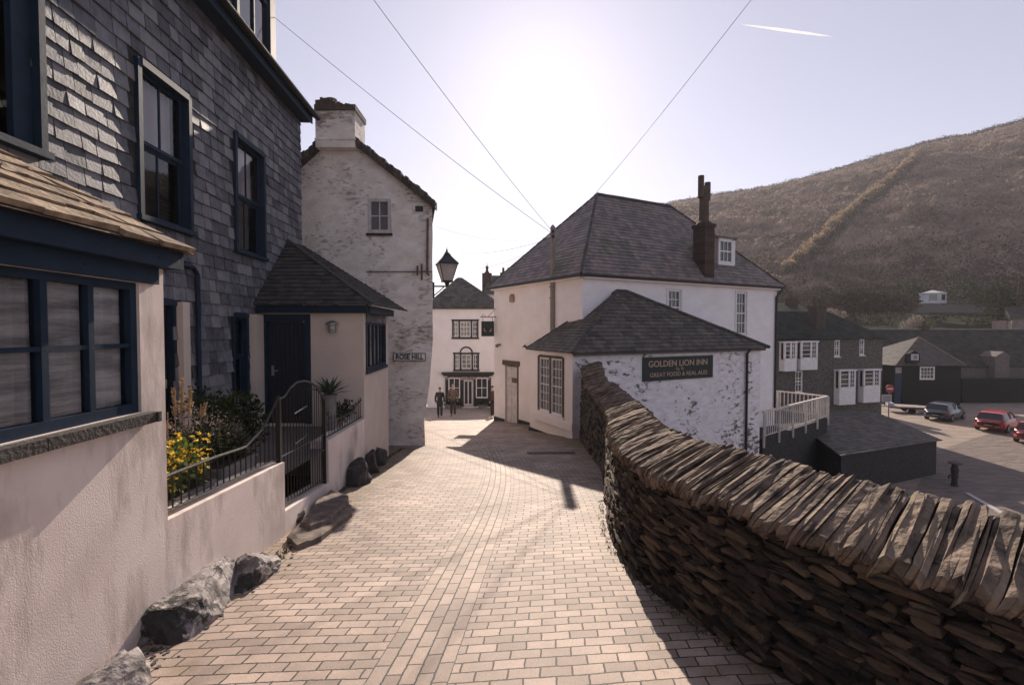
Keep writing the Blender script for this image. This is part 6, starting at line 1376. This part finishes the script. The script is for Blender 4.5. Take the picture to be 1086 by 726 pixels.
# capped post on the slipway
c_ = qp(1012, 515); cp_ = thing('quay_post', c_, 'short dark capped post standing alone on the slipway', 'post'); h_ = 1.18
m = MB(); m.lathe(c_, [(.16, 0), (.12, .1), (.11, .35), (.15, .45), (.13, .6), (.16, .8), (.12, .95), (.10, h_ - .1)], 10); m.build('shaft', M('tarred_post', (.03, .026, .024), .8), cp_)
m = MB(); m.lathe(Vector(c_) + Vector((0, 0, h_ - .09)), [(.26, 0), (.27, .05), (.2, .09)], 12); m.build('cap', M('rusty_cap', (.10, .07, .06), .8), cp_); m = MB(); m.tube([Vector(c_) + Vector((-.1, 0, .62)), Vector(c_) + Vector((-.34, -.05, .5)), Vector(c_) + Vector((-.3, -.05, .38))], .035, 6); m.build('arm', iron, cp_)

# ------------------------------------------------------------------ people
def skin(name, verts, edges, radii, mat, parent, root=0, sub=2):
    me = bpy.data.meshes.new(name); me.from_pydata([Vector(v) for v in verts], edges, []); o = bpy.data.objects.new(name, me); COL.objects.link(o)
    o.modifiers.new('s', 'SKIN'); ss = o.modifiers.new('u', 'SUBSURF'); ss.levels = ss.render_levels = sub
    for i, r in enumerate(radii):
        me.skin_vertices[0].data[i].radius = (r if isinstance(r, tuple) else (r, r)); me.skin_vertices[0].data[i].use_root = (i == root)
    dg = bpy.context.evaluated_depsgraph_get(); nm = bpy.data.meshes.new_from_object(o.evaluated_get(dg)); bpy.data.objects.remove(o)
    nm.materials.clear(); nm.materials.append(mat); nm.polygons.foreach_set('use_smooth', [True] * len(nm.polygons)); nm.name = name
    ob = bpy.data.objects.new(name, nm); COL.objects.link(ob); ob.parent = parent; return ob
skin_m = M('skin', (.45, .28, .21), .6, None, 5, 0)
def person(loc, H, head, label, coat_m, trou_m, hair_m, shoe_m, stride=.16, cap=False, long_coat=False, build=1.0):
    t = thing('person', (0, 0, 0), label, 'person'); k = H / 1.75; b_ = build
    def v(x, y, z): return (x * k, y * k, z * k)
    s = stride
    # body: pelvis, spine, neck, head, arms, legs (walking away = +y)
    V = [v(0, 0, .95), v(0, .01, 1.15), v(0, .01, 1.38), v(0, .02, 1.50), v(0, .03, 1.60), v(0, .03, 1.70),
         v(-.17, .01, 1.40), v(-.23, -.03, 1.14), v(-.24, .05, .90), v(-.24, .08, .82), v(.17, .01, 1.40), v(.23, .0, 1.14), v(.25, -.04, .90), v(.25, -.05, .82),
         v(-.09, 0, .90), v(-.10, s * .5, .50), v(-.10, s * .8, .09), v(-.10, s * .8 + .14, .04), v(.09, 0, .90), v(.10, -s * .25, .50), v(.10, -s, .12), v(.10, -s + .12, .05)]
    E = [(0, 1), (1, 2), (2, 3), (3, 4), (4, 5), (2, 6), (6, 7), (7, 8), (8, 9), (2, 10), (10, 11), (11, 12), (12, 13), (0, 14), (14, 15), (15, 16), (16, 17), (0, 18), (18, 19), (19, 20), (20, 21)]
    rr = [.12, .115, .12, .055, .085, .075, .055, .042, .03, .035, .055, .042, .03, .035, .085, .058, .04, .035, .085, .058, .04, .035]
    skin('body', V, E, [r * k * .92 for r in rr], skin_m, t)
    cz = .62 if long_coat else .84
    V2 = [v(0, 0, cz), v(0, 0, 1.0), v(0, .01, 1.2), v(0, .01, 1.40), v(-.18, .01, 1.41), v(-.24, -.03, 1.14), v(-.25, .05, .91), v(.18, .01, 1.41), v(.24, 0, 1.14), v(.26, -.04, .91), v(0, .015, 1.47)]
    E2 = [(0, 1), (1, 2), (2, 3), (3, 4), (4, 5), (5, 6), (3, 7), (7, 8), (8, 9), (3, 10)]
    r2_ = [(.19 * b_, .15), (.17 * b_, .14), (.17 * b_, .14), (.16 * b_, .13), .075, .06, .052, .075, .06, .052, .075]
    skin('coat', V2, E2, [tuple(q_ * k for q_ in r) if isinstance(r, tuple) else r * k for r in r2_], coat_m, t)
    V3 = [v(0, 0, .95), v(-.09, 0, .88), v(-.10, s * .5, .50), v(-.10, s * .8, .11), v(.09, 0, .88), v(.10, -s * .25, .50), v(.10, -s, .13)]
    skin('trousers', V3, [(0, 1), (1, 2), (2, 3), (0, 4), (4, 5), (5, 6)], [r * k for r in (.14, .10, .075, .065, .10, .075, .065)], trou_m, t)
    skin('shoes', [v(-.10, s * .8 - .03, .045), v(-.10, s * .8 + .17, .04), v(.10, -s - .03, .06), v(.10, -s + .14, .045), v(0, 0, .03)][:4], [(0, 1), (2, 3)], [.048 * k] * 4, shoe_m, t)
    if cap: skin('cap', [v(0, .0, 1.69), v(0, .05, 1.72), v(0, .14, 1.69)], [(0, 1), (1, 2)], [(.085 * k, .06 * k), (.09 * k, .07 * k), (.06 * k, .02 * k)], hair_m, t)
    else: skin('hair', [v(0, .0, 1.62), v(0, .02, 1.70), v(0, .05, 1.74)], [(0, 1), (1, 2)], [.088 * k, .094 * k, .07 * k], hair_m, t)
    t.location = loc; t.rotation_euler = (0, 0, head); return t
dkb = M('dark_cloth', (.022, .022, .026), .9); tan = M('tan_cloth', (.14, .095, .075), .9); brn2 = M('brown_trousers', (.05, .035, .03), .9); capg = M('pale_cap', (.40, .36, .34), .9); drk = M('dark_hair', (.05, .038, .03), .8); blk_s = M('black_shoes', (.02, .018, .018), .5)
b1p = base(466.5, 443); b2p = base(480.5, 441.5)
person((b1p.x, b1p.y, b1p.z), 1.62, 0, 'person in a long dark coat walking away, left of the pair', dkb, dkb, drk, blk_s, .1, False, True, .95)
person((b2p.x, b2p.y, b2p.z), 1.76, 0, 'person in a tan jacket and pale cap walking away, right of the pair', tan, brn2, capg, blk_s, .08, True, False, 1.05)
b3p = base(523.5, 442.5)
person((b3p.x - .05, b3p.y, b3p.z), 1.70, rad(70), 'person in dark clothes standing against the far corner of the inn', M('maroon_cloth', (.05, .03, .028), .9), dkb, drk, M('white_shoes', (.5, .48, .46), .7), .03)

# contrail high in the sky
m = MB(); a, b = P(786, 26, 3000), P(882, 39, 3000); m.tube([a.lerp(b, i / 8) for i in range(9)], [1, 4, 6, 8, 9, 8, 7, 5, 2], 8)
tag(m.build('cloud', M('contrail_vapour', (.95, .93, .95), 1, (.9, .9, .9), .01, 0, trans=.85), smooth=True), kind='structure')

# ------------------------------------------------------------------ haze
hz = MB(); hz.box(W0, -420, 920, -80, 1550, -10.5, 160, .5); ho = hz.build('haze', M('haze_air', (1, 1, 1)))
hm = bpy.data.materials['haze_air']; hn = hm.node_tree.nodes; hn.clear(); o_ = hn.new('ShaderNodeOutputMaterial'); pv = hn.new('ShaderNodeVolumePrincipled')
pv.inputs['Color'].default_value = (.93, .90, .95, 1); pv.inputs['Density'].default_value = .0004; pv.inputs['Anisotropy'].default_value = .3
hm.node_tree.links.new(pv.outputs[0], o_.inputs['Volume']); tag(ho, kind='stuff')
